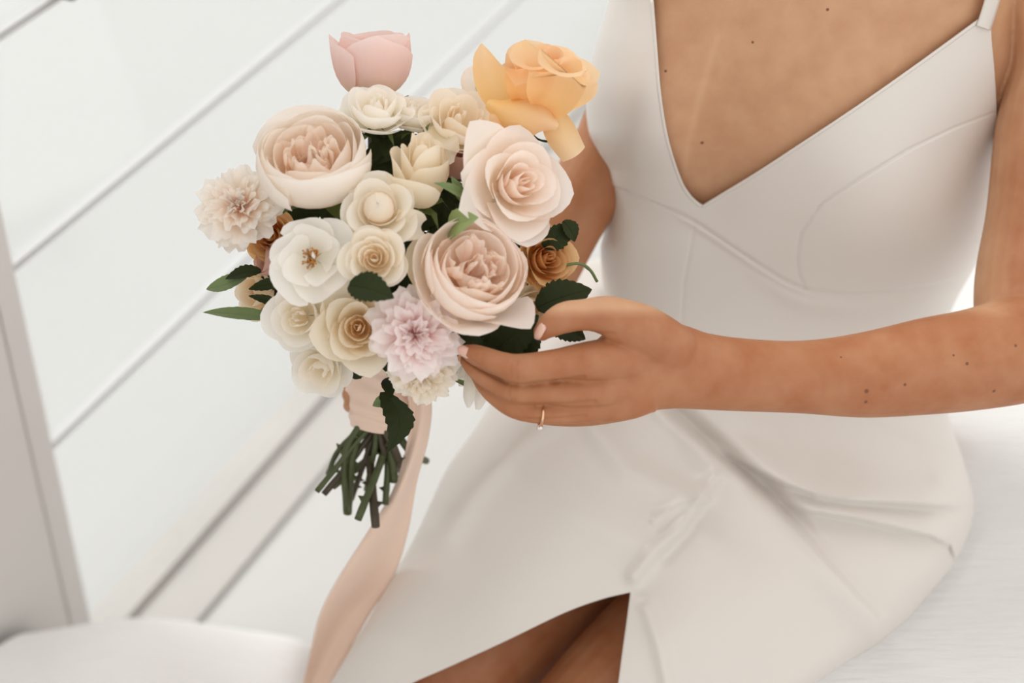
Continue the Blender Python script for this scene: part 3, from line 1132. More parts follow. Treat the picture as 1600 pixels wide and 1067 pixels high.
def rose_layers(kind, r):
    """list of petal kwargs, 'm' = 0 outer / 1 inner pigment"""
    L = []

    def ring(n, ha, P, th0=None, m=0, jit=.12, hj=.05, **k):
        t0 = r.uniform(0, 6.28) if th0 is None else th0
        for i in range(n):
            Pj = np.array(P, float)
            s = 1 + r.uniform(-hj, hj)
            Pj[2:] *= s
            Pj[3, 0] *= 1 + r.uniform(-.09, .09)
            k = dict(k); k['ruf'] = max(k.get('ruf', 0), .028) if Pj[3, 1] > .2 and np.max(Pj) > .4 else k.get('ruf', 0)
            k['fr'] = k.get('fr', r.uniform(.7, 1.3))
            L.append(dict(th=t0 + i * 2 * math.pi / n + r.uniform(-jit, jit), ha=ha * r.uniform(.92, 1.08), P=Pj, m=m, **k))

    if kind == 'rose':            # high-centred, spiral heart, outer petals rolled back
        ring(2, 1.9, [(0, .1), (.09, .1), (.12, .7), (.05, .98)], m=1, sp=.18)
        ring(3, 1.35, [(0, .05), (.17, .05), (.22, .65), (.15, .99)], m=1, sp=.14, lip=.03)
        ring(3, 1.3, [(0, 0), (.26, .0), (.34, .6), (.28, .97)], m=1, sp=.12, lip=.06)
        ring(3, 1.3, [(0, 0), (.38, 0), (.48, .5), (.45, .93)], m=0, sp=.1, lip=.12, tip=.03, cut=.22)
        ring(4, 1.08, [(0, 0), (.5, -.02), (.66, .46), (.66, .84)], m=0, sp=.08, lip=.2, tip=.04, cut=.22)
        ring(4, 1.02, [(0, 0), (.6, -.05), (.84, .32), (.88, .66)], m=0, sp=.07, lip=.24, tip=.06, side=.03, cut=.24)
    elif kind == 'rose_tight':
        ring(2, 1.9, [(0, .1), (.12, .1), (.16, .6), (.08, .86)], m=1, sp=.2)
        ring(3, 1.3, [(0, .05), (.22, .05), (.3, .6), (.24, .88)], m=1, sp=.16, lip=.03)
        ring(4, 1.15, [(0, 0), (.34, .0), (.45, .55), (.4, .86)], m=1, sp=.13, lip=.05)
        ring(5, .95, [(0, 0), (.48, 0), (.64, .45), (.62, .8)], m=0, sp=.1, lip=.1)
        ring(5, .85, [(0, 0), (.6, -.03), (.8, .35), (.82, .62)], m=0, sp=.08, lip=.16)
        ring(5, .80, [(0, 0), (.62, -.08), (.88, .15), (.95, .36)], m=0, sp=.07, lip=.14)
    elif kind == 'bud':
        ring(2, 1.9, [(0, .1), (.10, .1), (.14, .9), (.09, 1.38)], m=1, sp=.2)
        ring(3, 1.35, [(0, 0), (.28, .0), (.34, .8), (.20, 1.42)], m=0, sp=.15, lip=.02)
        ring(3, 1.25, [(0, 0), (.48, -.02), (.56, .8), (.38, 1.36)], m=0, sp=.12, lip=.1)
        ring(3, 1.15, [(0, 0), (.68, -.05), (.78, .7), (.62, 1.22)], m=0, sp=.1, lip=.2)
        ring(2, .95, [(0, 0), (.75, -.08), (.95, .5), (.9, 1.0)], m=0, sp=.08, lip=.22)
    elif kind == 'closed':        # plain closed cup seen from the side
        ring(3, 1.4, [(0, 0), (.6, -.05), (.75, .8), (.65, 1.45)], m=0, sp=.1, lip=.02, cut=.12)
        ring(4, 1.15, [(0, 0), (.8, -.1), (.95, .8), (.80, 1.45)], m=0, sp=.08, lip=.03, cut=.14)
        ring(4, 1.0, [(0, 0), (.85, -.1), (1.02, .75), (.88, 1.40)], m=0, sp=.08, lip=.05, tip=.07, cut=.2, ruf=.04, fr=.9)
    elif kind == 'globe':         # cupped garden rose, rosette heart
        for k in range(30):
            a = r.uniform(0, 6.28); q = math.sqrt(r.uniform(.0, 1)) * .54
            h = .84 + r.uniform(-.1, .05)
            L.append(dict(th=a, ha=r.uniform(.4, .7) * (.35 / (q + .12)) ** .5, P=[(q * .3, .2), (q * .7 + .05, .3), (q + .06, .55), (q + r.uniform(-.1, .04), h)],
                          m=1, sp=r.uniform(-.3, .3), lip=r.uniform(-.05, .08), ruf=.05, fr=1.5, cut=.35))
        ring(3, 2.0, [(0, .12), (.3, .15), (.42, .3), (.2, .62)], m=1, sp=.1)
        ring(5, .95, [(0, 0), (.5, .1), (.78, .5), (.60, .90)], m=1, sp=.1, lip=.03, ruf=.02)
        ring(5, .98, [(0, 0), (.66, .05), (.94, .45), (.76, .94)], m=0, sp=.08, lip=.02, ruf=.02)
        ring(4, 1.2, [(0, 0), (.80, -.05), (1.08, .38), (.84, .97)], m=0, sp=.06, lip=.04, ruf=.012, cut=.16)
        ring(3, 1.35, [(0, 0), (.86, -.1), (1.15, .36), (.90, .94)], m=0, sp=.06, lip=.05, ruf=.012, cut=.2)
    elif kind == 'ruffle':        # many narrow frilled petals
        for k in range(16):
            a = r.uniform(0, 6.28); q = r.uniform(.02, .3)
            L.append(dict(th=a, ha=r.uniform(.5, 1.0), P=[(0, 0), (q * .5, .2), (q, .5), (q + r.uniform(-.03, .16), r.uniform(.55, .72))], m=1,
                          sp=r.uniform(-.4, .4), lip=r.uniform(0, .14), ruf=.07, fr=2.4, cut=.4, jag=.03))
        ring(10, .42, [(0, 0), (.25, .2), (.48, .5), (.58, .66)], m=1, sp=.2, lip=.1, ruf=.07, fr=1.8, jag=.03, jit=.3, hj=.12)
        ring(11, .42, [(0, 0), (.4, .1), (.68, .4), (.76, .54)], m=0, sp=.2, lip=.12, ruf=.07, fr=1.9, jag=.03, jit=.3, hj=.12)
        ring(11, .44, [(0, 0), (.5, .05), (.82, .28), (.95, .34)], m=0, sp=.15, lip=.1, ruf=.07, fr=1.9, jag=.03, jit=.3, hj=.1)
        ring(10, .46, [(0, 0), (.5, -.05), (.85, .08), (1.02, .05)], m=0, sp=.15, lip=.06, ruf=.07, fr=1.9, jag=.03, jit=.3, hj=.1)
    elif kind == 'spray':         # small loose spray rose, cupped
        for k in range(7):
            a = r.uniform(0, 6.28); q = r.uniform(.05, .28)
            L.append(dict(th=a, ha=r.uniform(.6, 1.1), P=[(0, .1), (q, .2), (q + .1, .55), (q, .85)], m=1, sp=r.uniform(-.3, .3), ruf=.04, fr=1.6))
        ring(4, 1.0, [(0, 0), (.4, .0), (.58, .5), (.5, .9)], m=1, sp=.1, lip=.04, ruf=.03)
        ring(5, .9, [(0, 0), (.55, -.02), (.78, .4), (.78, .82)], m=0, sp=.08, lip=.08, ruf=.04)
        ring(5, .85, [(0, 0), (.65, -.08), (.95, .2), (1.0, .55)], m=0, sp=.06, lip=.12, ruf=.04, tip=.03)
    elif kind == 'wild':          # open bloom with stamens
        ring(5, .85, [(0, .05), (.35, .02), (.62, .18), (.70, .46)], m=0, sp=.18, lip=.05, ruf=.06, fr=1.2, cut=.2)
        ring(6, .82, [(0, 0), (.45, -.05), (.82, .05), (1.0, .30)], m=0, sp=.14, lip=.06, ruf=.06, fr=1.3, cut=.18, tip=.03)
    elif kind == 'ball':
        ring(3, 2.1, [(0, .05), (.50, .05), (.56, .86), (0, .86)], m=1, sp=.03, cut=.0)
        ring(3, 1.2, [(0, 0), (.44, .02), (.54, .45), (.47, .62)], m=0, sp=.1, lip=.04)
        ring(4, 1.0, [(0, 0), (.5, 0), (.66, .35), (.74, .58)], m=0, sp=.1, lip=.14)
        ring(5, .82, [(0, 0), (.6, -.05), (.9, .15), (1.0, .32)], m=0, sp=.08, lip=.12, ruf=.04)
    return L


def flower(kind, name, px, py, d, R, facing, mats, label, seed, roll=0., squash=1., extra=(), zc=.45):
    """bloom centred at picture place px,py, radius R px, opening along 'facing'"""
    r = np.random.default_rng(seed)
    s = R * d / FPX
    z = CV(*facing)
    x = np.cross(UP, z) if abs(UP @ z) < .95 else np.cross(RT, z)
    x /= np.linalg.norm(x)
    y = np.cross(z, x)
    x, y = x * math.cos(roll) + y * math.sin(roll), -x * math.sin(roll) + y * math.cos(roll)
    B = np.stack([x, y, z]) * s
    B[2] *= squash
    org = W(px, py, d) - z * s * squash * zc
    # calyx: green receptacle with five sepals -> the part itself
    V, F = [], []
    prof = [(.05, -.42), (.07, -.25), (.16, -.2), (.22, -.1), (.2, -.04), (.06, -.01)]
    for rr, h in prof:
        for i in range(12):
            a = i / 12 * 2 * math.pi
            V.append((rr * math.cos(a), rr * math.sin(a), h))
    F += grid_faces(12, len(prof), wrap=True) + [tuple(range(11, -1, -1)), tuple(range(60, 72))]
    for k in range(5):
        a = k / 5 * 2 * math.pi + .3
        o = len(V)
        for j, (rr, h, w) in enumerate(((.18, -.1, .13), (.42, -.12, .15), (.66, -.02 - .2 * r.uniform(0, 1), .09), (.86, .02 - .4 * r.uniform(0, 1), .01))):
            for e in (-1, 0, 1):
                V.append((rr * math.cos(a) - e * w * math.sin(a), rr * math.sin(a) + e * w * math.cos(a), h + .03 * abs(e)))
        F += grid_faces(3, 4, o)
    part = mesh(name, np.asarray(V) @ B + org, F, M['calyx'])
    part['label'] = label
    bq(part)
    pin = part_inv(part)
    for kw in rose_layers(kind, r) + [dict(e) for e in extra]:
        m = kw.pop('m')
        v, uv, nu, nv = petal_pts(r=r, **kw)
        o = mesh('petal', v @ B + org, grid_faces(nu, nv), mats[m], None, True, uv)
        o.parent = part; o.matrix_parent_inverse = pin
    if kind == 'wild':
        V, F = [], []
        for k in range(70):
            a = r.uniform(0, 6.28); q = r.uniform(.05, .26); h = .34 + r.uniform(-.06, .05)
            o = len(V)
            b = np.array([.05 * math.cos(a), .05 * math.sin(a), .08]); t = np.array([q * math.cos(a), q * math.sin(a), h])
            n = np.array([-math.sin(a), math.cos(a), 0]) * .009
            c = np.array([math.cos(a), math.sin(a), 0]) * .009
            V += [b - n, b + c, b + n, t - n, t + c, t + n]
            F += [(o, o + 1, o + 4, o + 3), (o + 1, o + 2, o + 5, o + 4), (o + 2, o, o + 3, o + 5)]
            e = .032
            k0 = len(V)
            V += [t + np.array(w) * e for w in ((1, 0, 0), (-1, 0, 0), (0, 1, 0), (0, -1, 0), (0, 0, 1), (0, 0, -1))]
            F += [(k0, k0 + 2, k0 + 4), (k0 + 2, k0 + 1, k0 + 4), (k0 + 1, k0 + 3, k0 + 4), (k0 + 3, k0, k0 + 4),
                  (k0 + 2, k0, k0 + 5), (k0 + 1, k0 + 2, k0 + 5), (k0 + 3, k0 + 1, k0 + 5), (k0, k0 + 3, k0 + 5)]
        o = mesh('stamens', np.asarray(V) @ B + org, F, M['stamen'])
        o['kind'] = 'stuff'; o['label'] = 'amber stamens'
        o.parent = part; o.matrix_parent_inverse = pin
        for th, hh in ((.5, .5), (3.2, .45)):
            v, uv, nu, nv = petal_pts(th, .9, [(0, .1), (.1, .15), (.2, .35), (.06, hh)], sp=.3, r=r)
            o = mesh('petal', v @ B + org, grid_faces(nu, nv), mats[0], None, True, uv)
            o.parent = part; o.matrix_parent_inverse = pin
    return part


def free_petal(part, spine, widths, cup, mat, n=15, nu=13, tip=.0, roll=0.0, normal=(0, 0, 1)):
    """a single shaped petal: spine in (px,py,depth), half widths in px, cup = bowing of the sides toward the viewer (m)"""
    S = spline(spine, n)
    w = np.interp(np.linspace(0, 1, n), np.linspace(0, 1, len(widths)), widths)
    wS = spline(np.c_[np.linspace(0, 1, len(widths)), widths], n)[:, 1]
    C = W(S[:, 0], S[:, 1], S[:, 2])
    T = np.gradient(C, axis=0); T /= np.linalg.norm(T, axis=1)[:, None]
    N = CV(*normal)
    V, UVs = [], []
    for i in range(n):
        s = np.cross(T[i], N); s /= np.linalg.norm(s)
        nn = np.cross(s, T[i])
        if nn @ N < 0: nn = -nn
        k = S[i, 2] / FPX
        for a in np.linspace(-1, 1, nu):
            e = a * a
            V.append(C[i] + s * a * max(wS[i], .3) * k + nn * (cup * e * wS[i] / max(widths) - roll * max(0, abs(a) - .7) ** 2 * 8) - T[i] * tip * e * k)
            UVs.append(((a + 1) / 2, i / (n - 1)))
    o = mesh('petal', V, grid_faces(nu, n), mat, None, True, UVs)
    o.parent = part; o.matrix_parent_inverse = part_inv(part)
    return o


def pm(name, b, m, t, trans=.42):
    return petalmat(name, s2l(*b), s2l(*m), s2l(*t), trans)


PM = {
    'white': (pm('petal_white', (246, 240, 222), (253, 250, 243), (254, 252, 248)), pm('petal_white_heart', (248, 236, 214), (252, 246, 234), (254, 250, 244))),
    'cream': (pm('petal_cream', (244, 235, 210), (251, 244, 230), (253, 247, 237)), pm('petal_cream_heart', (247, 231, 206), (251, 240, 222), (253, 246, 233))),
    'champ': (pm('petal_champagne', (240, 227, 194), (248, 237, 213), (251, 242, 225)), pm('petal_champagne_heart', (243, 219, 184), (249, 232, 205), (251, 240, 220))),
    'blush': (pm('petal_blush', (252, 240, 222), (254, 246, 237), (254, 245, 238)), pm('petal_blush_heart', (250, 226, 204), (253, 238, 224), (254, 244, 235))),
    'peach': (pm('petal_peach', (251, 240, 222), (254, 247, 238), (254, 249, 243)), pm('petal_peach_heart', (250, 222, 196), (253, 237, 220), (254, 244, 233))),
    'pink': (pm('petal_pink', (250, 232, 228), (254, 244, 242), (254, 247, 245)), pm('petal_pink_heart', (244, 206, 202), (252, 236, 234), (254, 245, 243))),
    'frill': (pm('petal_frill', (251, 239, 224), (254, 247, 238), (254, 250, 244)), pm('petal_frill_heart', (246, 212, 198), (253, 241, 229), (254, 248, 240))),
    'mauve': (pm('petal_mauve', (250, 236, 204), (245, 220, 211), (249, 230, 225)), pm('petal_mauve_heart', (244, 218, 200), (245, 222, 213), (249, 230, 225))),
    'apricot': (pm('petal_apricot', (248, 213, 146), (250, 215, 164), (252, 223, 184)), pm('petal_apricot_heart', (246, 202, 140), (250, 212, 162), (252, 222, 182))),
    'ochre': (pm('petal_ochre', (216, 158, 84), (228, 178, 114), (237, 197, 144)), pm('petal_ochre_heart', (200, 126, 62), (220, 160, 96), (232, 184, 126))),
    'dusk': (pm('petal_dusk', (212, 164, 144), (224, 182, 166), (232, 196, 182)), pm('petal_dusk_heart', (206, 152, 132), (220, 174, 158), (230, 190, 176))),
}
# blooms: nearest ones first
FL = {}
FL['peach_big'] = flower('globe', 'garden_rose', 491, 258, 1.235, 92, (-.05, .66, .75), PM['peach'], 'largest cupped pale peach garden rose at upper left of the bouquet', 11)
FL['garden'] = flower('globe', 'garden_rose', 738, 427, 1.215, 80, (.30, .42, .86), PM['blush'], 'large cupped cream-blush garden rose above the fingertips', 12,
    extra=[dict(th=-.95, ha=.55, P=[(0, 0), (.9, -.1), (1.2, .3), (1.22, .8)], m=0, lip=.26, tip=.05, sp=.08, ruf=.05, fr=1.1), dict(th=-1.65, ha=.55, P=[(0, 0), (.9, -.15), (1.2, .25), (1.24, .7)], m=0, lip=.2, tip=.05, sp=-.08, ruf=.05, fr=1.2), dict(th=-2.3, ha=.8, P=[(0, 0), (.9, -.15), (1.25, .2), (1.25, .6)], m=0, lip=.12, sp=.05),
           dict(th=3.0, ha=.8, P=[(0, 0), (.9, -.1), (1.25, .3), (1.22, .8)], m=0, lip=.06, sp=.05)])
FL['blush'] = flower('rose', 'rose', 808, 288, 1.235, 77, (.42, .12, .88), PM['blush'], 'large blush spiral rose below the apricot rose', 13,
    extra=[dict(th=2.35, ha=.72, P=[(0, 0), (.7, -.1), (1.1, .3), (1.28, .8)], m=0, lip=.16, tip=.1, sp=.06, ruf=.04, fr=.9), dict(th=3.55, ha=.7, P=[(0, 0), (.7, -.1), (1.05, .35), (1.22, .8)], m=0, lip=.2, tip=.12, sp=.05, ruf=.04, fr=.9),
           dict(th=-1.5, ha=.75, P=[(0, 0), (.7, -.05), (1.0, .3), (1.12, .62)], m=0, lip=.14, tip=.05, sp=.05)])
FL['apricot'] = flower('rose', 'rose', 852, 120, 1.292, 74, (.20, .72, .64), PM['apricot'], 'apricot orange rose with drooping petal at the top right of the bouquet', 14, squash=1.05)
FL['mauve'] = flower('closed', 'rose_bud', 581, 104, 1.305, 66, (.0, .96, .22), PM['mauve'], 'dusty pink closed rose at the very top of the bouquet', 15, squash=1.0, zc=.7)
FL['spray_top'] = flower('spray', 'spray_rose', 588, 172, 1.255, 55, (.08, .74, .62), PM['white'], 'small white spray rose in front of the dusty pink bud', 16)
FL['spray_top2'] = flower('spray', 'spray_rose', 648, 178, 1.272, 44, (.15, .8, .55), PM['white'], 'half-hidden white spray rose left of the ruffled cream rose', 17)
FL['cream_top'] = flower('spray', 'spray_rose', 718, 190, 1.265, 62, (.25, .62, .7), PM['cream'], 'ruffled cream rose next to the apricot rose', 18)
FL['bud'] = flower('bud', 'rose', 655, 268, 1.235, 62, (.06, .80, .60), PM['champ'], 'half-open champagne rose with tall bud in the upper middle', 19, squash=1.3, zc=.66)
FL['ball'] = flower('ball', 'ranunculus_rose', 592, 326, 1.205, 60, (.0, .25, .95), PM['cream'], 'cream rose with a round ball-shaped heart in the middle', 20)
FL['small'] = flower('rose_tight', 'rose', 585, 404, 1.195, 50, (.0, .05, 1.0), PM['cream'], 'small round cream rose beside the open rose with stamens', 21)
FL['wild'] = flower('wild', 'open_rose', 484, 402, 1.20, 66, (-.12, .06, .98), PM['white'], 'open white rose showing amber stamens', 22)
FL['frill'] = flower('ruffle', 'ruffled_rose', 368, 318, 1.26, 62, (-.22, .22, .95), PM['frill'], 'frilled cream-pink flower at the left edge of the bouquet', 23)
FL['ochre_l'] = flower('rose_tight', 'rose', 424, 372, 1.285, 44, (-.30, .05, .9), PM['ochre'], 'burnt orange rose tucked behind the frilled flower', 24)
FL['ochre_r'] = flower('rose', 'rose', 850, 405, 1.275, 50, (.45, .10, .85), PM['ochre'], 'ochre rose under the large blush rose at right', 25)
FL['white_ll'] = flower('spray', 'spray_rose', 472, 494, 1.235, 54, (-.25, -.05, .95), PM['white'], 'white rose below the open rose at lower left', 26)
FL['champ_low'] = flower('rose', 'rose', 560, 512, 1.228, 62, (.02, .02, 1.0), PM['champ'], 'champagne spiral rose partly under a dark leaf', 27)
FL['pink'] = flower('ruffle', 'ruffled_rose', 648, 522, 1.206, 67, (.05, -.05, 1.0), PM['pink'], 'pale pink frilled flower next to the index fingertip', 28)
FL['cream_low'] = flower('ruffle', 'ruffled_rose', 662, 590, 1.235, 48, (.10, -.45, .85), PM['cream'], 'cream frilled flower under the pale pink one', 29)
FL['white_bot'] = flower('spray', 'spray_rose', 500, 574, 1.265, 48, (-.30, -.40, .85), PM['white'], 'lowest white rose at the left above the stems', 30)
FL['cream_back'] = flower('spray', 'spray_rose', 402, 455, 1.315, 44, (-.6, -.1, .75), PM['champ'], 'cream rose behind the left leaves', 31)
FL['dusk'] = flower('closed', 'rose_bud', 432, 408, 1.29, 26, (-.75, .1, .5), PM['dusk'], 'dusky pink bud behind the open white rose', 32)
FL['dusk2'] = flower('closed', 'rose_bud', 712, 262, 1.285, 32, (.1, .8, .5), PM['dusk'], 'dusky bud between champagne and blush roses', 33)
FL['cream_r'] = flower('spray', 'spray_rose', 828, 482, 1.275, 40, (.4, -.4, .8), PM['champ'], 'small cream rose behind the thumb tip', 34)
FL['white_r'] = flower('spray', 'spray_rose', 742, 585, 1.285, 34, (.1, -.9, .3), PM['white'], 'white flower hanging below the index finger', 35)

# individual shaped petals that give the large blooms their outlines
ap = FL['apricot']; A0, A1 = PM['apricot']
free_petal(ap, [(805, 180, 1.27), (775, 140, 1.262), (757, 100, 1.262), (752, 68, 1.268)], [14, 29, 18, 1], .012, A0)
free_petal(ap, [(835, 150, 1.262), (800, 172, 1.246), (775, 180, 1.242), (765, 178, 1.246)], [6, 26, 26, 10], -.008, A0)
free_petal(ap, [(760, 160, 1.243), (800, 178, 1.236), (845, 184, 1.236), (872, 198, 1.240)], [8, 27, 26, 6], -.012, A0)
free_petal(ap, [(835, 160, 1.262), (862, 182, 1.248), (882, 215, 1.247), (900, 244, 1.252)], [10, 22, 25, 21], -.008, A0)
free_petal(ap, [(855, 165, 1.262), (890, 145, 1.250), (915, 140, 1.252), (934, 130, 1.262)], [10, 28, 18, 1], .006, A0)
free_petal(ap, [(848, 180, 1.252), (860, 154, 1.236), (870, 128, 1.230), (874, 114, 1.226), (874, 112, 1.218), (872, 118, 1.214)], [14, 38, 46, 44, 40, 34], .010, A1, tip=-6)
free_petal(ap, [(812, 165, 1.262), (820, 140, 1.248), (826, 118, 1.244), (826, 104, 1.242), (824, 102, 1.235), (822, 108, 1.231)], [12, 30, 38, 36, 32, 26], .010, A1, tip=-8)
free_petal(ap, [(880, 130, 1.262), (886, 112, 1.258), (884, 96, 1.256), (878, 90, 1.262)], [14, 24, 22, 8], -.006, A1)
free_petal(ap, [(745, 165, 1.30), (735, 135, 1.30), (735, 118, 1.30), (742, 105, 1.30)], [8, 14, 12, 4], .004, PM['blush'][0])
free_petal(FL['ball'], [(600, 345, 1.222), (628, 352, 1.213), (646, 352, 1.214), (658, 354, 1.219)], [10, 24, 22, 12], .006, PM['cream'][0], tip=-4)
free_petal(FL['garden'], [(692, 476, 1.236), (664, 442, 1.224), (652, 405, 1.223), (668, 370, 1.232)], [10, 16, 18, 9], .010, PM['champ'][0])
free_petal(FL['cream_top'], [(690, 200, 1.262), (690, 222, 1.25), (700, 236, 1.247), (712, 243, 1.25)], [12, 26, 24, 10], .006, PM['cream'][0])
wr = FL['white_r']
free_petal(wr, [(735, 580, 1.27), (734, 600, 1.265), (733, 620, 1.265), (732, 637, 1.268)], [8, 9, 9, 2], .003, PM['white'][0])
free_petal(wr, [(752, 590, 1.272), (752, 610, 1.268), (750, 625, 1.268), (746, 640, 1.27)], [8, 10, 9, 3], .003, PM['white'][0])

# ------------------------------------------------------------------ leaves
def leaf(base, tip, width, mat, normal=(0, 0, 1), bend=0.0, curl=0.0, teeth=9, side=0.0, part=None, name='leaf', label=None, twist=0.0, fold=0.22, serr=None):
    """toothed leaf from base to tip (px,py,depth); width in px (half)"""
    if serr is None:
        serr = .09 if mat is M['leaf'] and teeth > 5 else .03
    n, nu = teeth * 4 + 1, 9
    b, t = np.array(base, float), np.array(tip, float)
    B, T = W(*b), W(*t)
    N = CV(*normal)
    ax = T - B; ln = np.linalg.norm(ax); ax /= ln
    s = np.cross(ax, N); s /= np.linalg.norm(s)
    N = np.cross(s, ax)
    k = (b[2] + t[2]) / 2 / FPX
    V = []
    for i in range(n):
        v = i / (n - 1)
        w = width * k * (math.sin(math.pi * min(1, v * .97 + .03) ** 0.80)) ** .85
        w *= 1 + serr * ((i % 4) / 4 - .5) * (2 if 0.06 < v < .97 else 0)
        c = B + ax * ln * v + N * bend * 4 * v * (1 - v) + s * side * k * math.sin(math.pi * v)
        tw = twist * v
        s2 = s * math.cos(tw) + N * math.sin(tw); n2 = N * math.cos(tw) - s * math.sin(tw)
        for a in np.linspace(-1, 1, nu):
            V.append(c + s2 * a * w + n2 * (fold * abs(a) * w - curl * a * a * w) + n2 * .02 * w * math.sin(v * 40) * abs(a))
    o = mesh(name, V, grid_faces(nu, n), mat)
    # midrib
    R = []
    for i in range(0, n, 2):
        v = i / (n - 1)
        c = B + ax * ln * v + N * (bend * 4 * v * (1 - v)) + s * side * k * math.sin(math.pi * v)
        r = .0006 * (1 - .7 * v)
        for q in range(5):
            a = q / 5 * 6.283
            R.append(c + s * r * math.cos(a) + N * r * math.sin(a))
    if part is None:
        bq(o)
    else:
        sub(o, part)
    if part is None:
        rb = mesh('midrib', R, grid_faces(5, len(R) // 5, wrap=True), mat)
        rb.parent = o; rb.matrix_parent_inverse = part_inv(o)
    if label: o['label'] = label
    return o


D, G, S_ = M['leaf'], M['leaf2'], M['sepal']
leaf((545, 445, 1.188), (616, 466, 1.182), 27, D, (.1, .35, .9), .004, label='dark toothed leaf over the champagne rose')
leaf((385, 433, 1.29), (322, 452, 1.30), 15, G, (-.1, .5, .8), .004, side=-8, label='light green leaf at the left edge')
leaf((408, 424, 1.28), (352, 436, 1.288), 13, D, (-.1, .5, .8), .003, teeth=7)
leaf((430, 498, 1.275), (317, 488, 1.30), 13, G, (-.1, .6, .7), .004, side=-4, label='long green leaf pointing left')
leaf((415, 478, 1.28), (432, 508, 1.272), 16, G, (-.1, .4, .8), .002, teeth=6)
leaf((442, 478, 1.272), (388, 462, 1.28), 8, D, (-.1, .4, .8), .002, teeth=6)
leaf((445, 440, 1.28), (388, 452, 1.288), 10, D, (-.1, .2, .9), .002, teeth=6)
leaf((838, 480, 1.262), (925, 452, 1.272), 30, D, (.1, .4, .9), .004, curl=.1, label='dark leaf above the thumb')
leaf((770, 548, 1.245), (842, 492, 1.238), 31, D, (.1, .1, 1), .003, label='dark leaf between garden rose and thumb')
leaf((850, 500, 1.262), (915, 530, 1.275), 22, D, (.0, .3, .9), .003)
leaf((840, 520, 1.25), (800, 555, 1.25), 26, D, (.0, .3, .9), .003, teeth=7)
leaf((700, 520, 1.225), (755, 534, 1.232), 14, D, (.0, .3, .9), .002, teeth=7)
leaf((848, 385, 1.27), (895, 350, 1.275), 20, D, (.5, .1, .8), .003, teeth=7)
leaf((880, 345, 1.27), (898, 378, 1.275), 15, D, (.5, .1, .8), .003, teeth=6)
leaf((700, 362, 1.225), (748, 340, 1.20), 24, S_, (.1, .3, .9), .004, teeth=5, label='pale green leaf between garden and blush roses')
leaf((730, 312, 1.225), (678, 286, 1.205), 10, G, (-.1, .4, .8), .003, teeth=5)
leaf((725, 315, 1.23), (705, 275, 1.22), 9, G, (-.1, .4, .8), .002, teeth=5)
leaf((598, 215, 1.262), (560, 205, 1.25), 7, D, (0, .2, .9), .001, teeth=4)
leaf((602, 216, 1.262), (640, 205, 1.25), 6, D, (0, .2, .9), .001, teeth=4)
leaf((600, 214, 1.268), (604, 250, 1.25), 9, D, (0, .2, .9), .001, teeth=4)
leaf((660, 218, 1.27), (672, 192, 1.25), 4, G, (0, .2, .9), .001, teeth=4)
leaf((606, 590, 1.305), (612, 622, 1.292), 12, D, (0, .1, 1), .002, teeth=5)
lf = leaf((600, 612, 1.295), (604, 708, 1.302), 24, D, (.1, .1, 1), .004, side=-22, teeth=8, twist=.5, label='dark curled leaf hanging over the ribbon wrap')
leaf((612, 622, 1.296), (582, 634, 1.30), 10, G, (.0, .3, .9), .002, teeth=4)
leaf((756, 612, 1.29), (700, 590, 1.27), 5, G, (0, .3, .9), .001, teeth=4)
# filler foliage in the heart of the bouquet
r2 = np.random.default_rng(5)
for (x, y, d) in ((600, 270, 1.30), (690, 340, 1.28), (640, 350, 1.275), (700, 300, 1.29), (540, 370, 1.28), (630, 430, 1.275), (660, 460, 1.27), (620, 470, 1.275),
                  (530, 450, 1.275), (590, 250, 1.31), (680, 240, 1.31), (760, 350, 1.30), (560, 560, 1.30), (620, 560, 1.29), (790, 500, 1.30), (450, 350, 1.31),
                  (440, 440, 1.31), (700, 560, 1.29), (650, 390, 1.28), (610, 360, 1.28), (760, 560, 1.31), (520, 330, 1.29), (470, 330, 1.31), (830, 340, 1.32), (600, 235, 1.30), (640, 232, 1.30), (625, 255, 1.30), (690, 230, 1.31), (690, 375, 1.28), (560, 380, 1.27), (720, 330, 1.29), (655, 340, 1.27), (800, 400, 1.30), (520, 545, 1.28), (745, 538, 1.27), (770, 530, 1.265)):
    a = r2.uniform(0, 6.28)
    leaf((x - 32 * math.cos(a), y - 32 * math.sin(a), d + .01), (x + 36 * math.cos(a), y + 36 * math.sin(a), d), 25, D, (r2.uniform(-.3, .3), r2.uniform(-.1, .5), 1), .004, teeth=7)


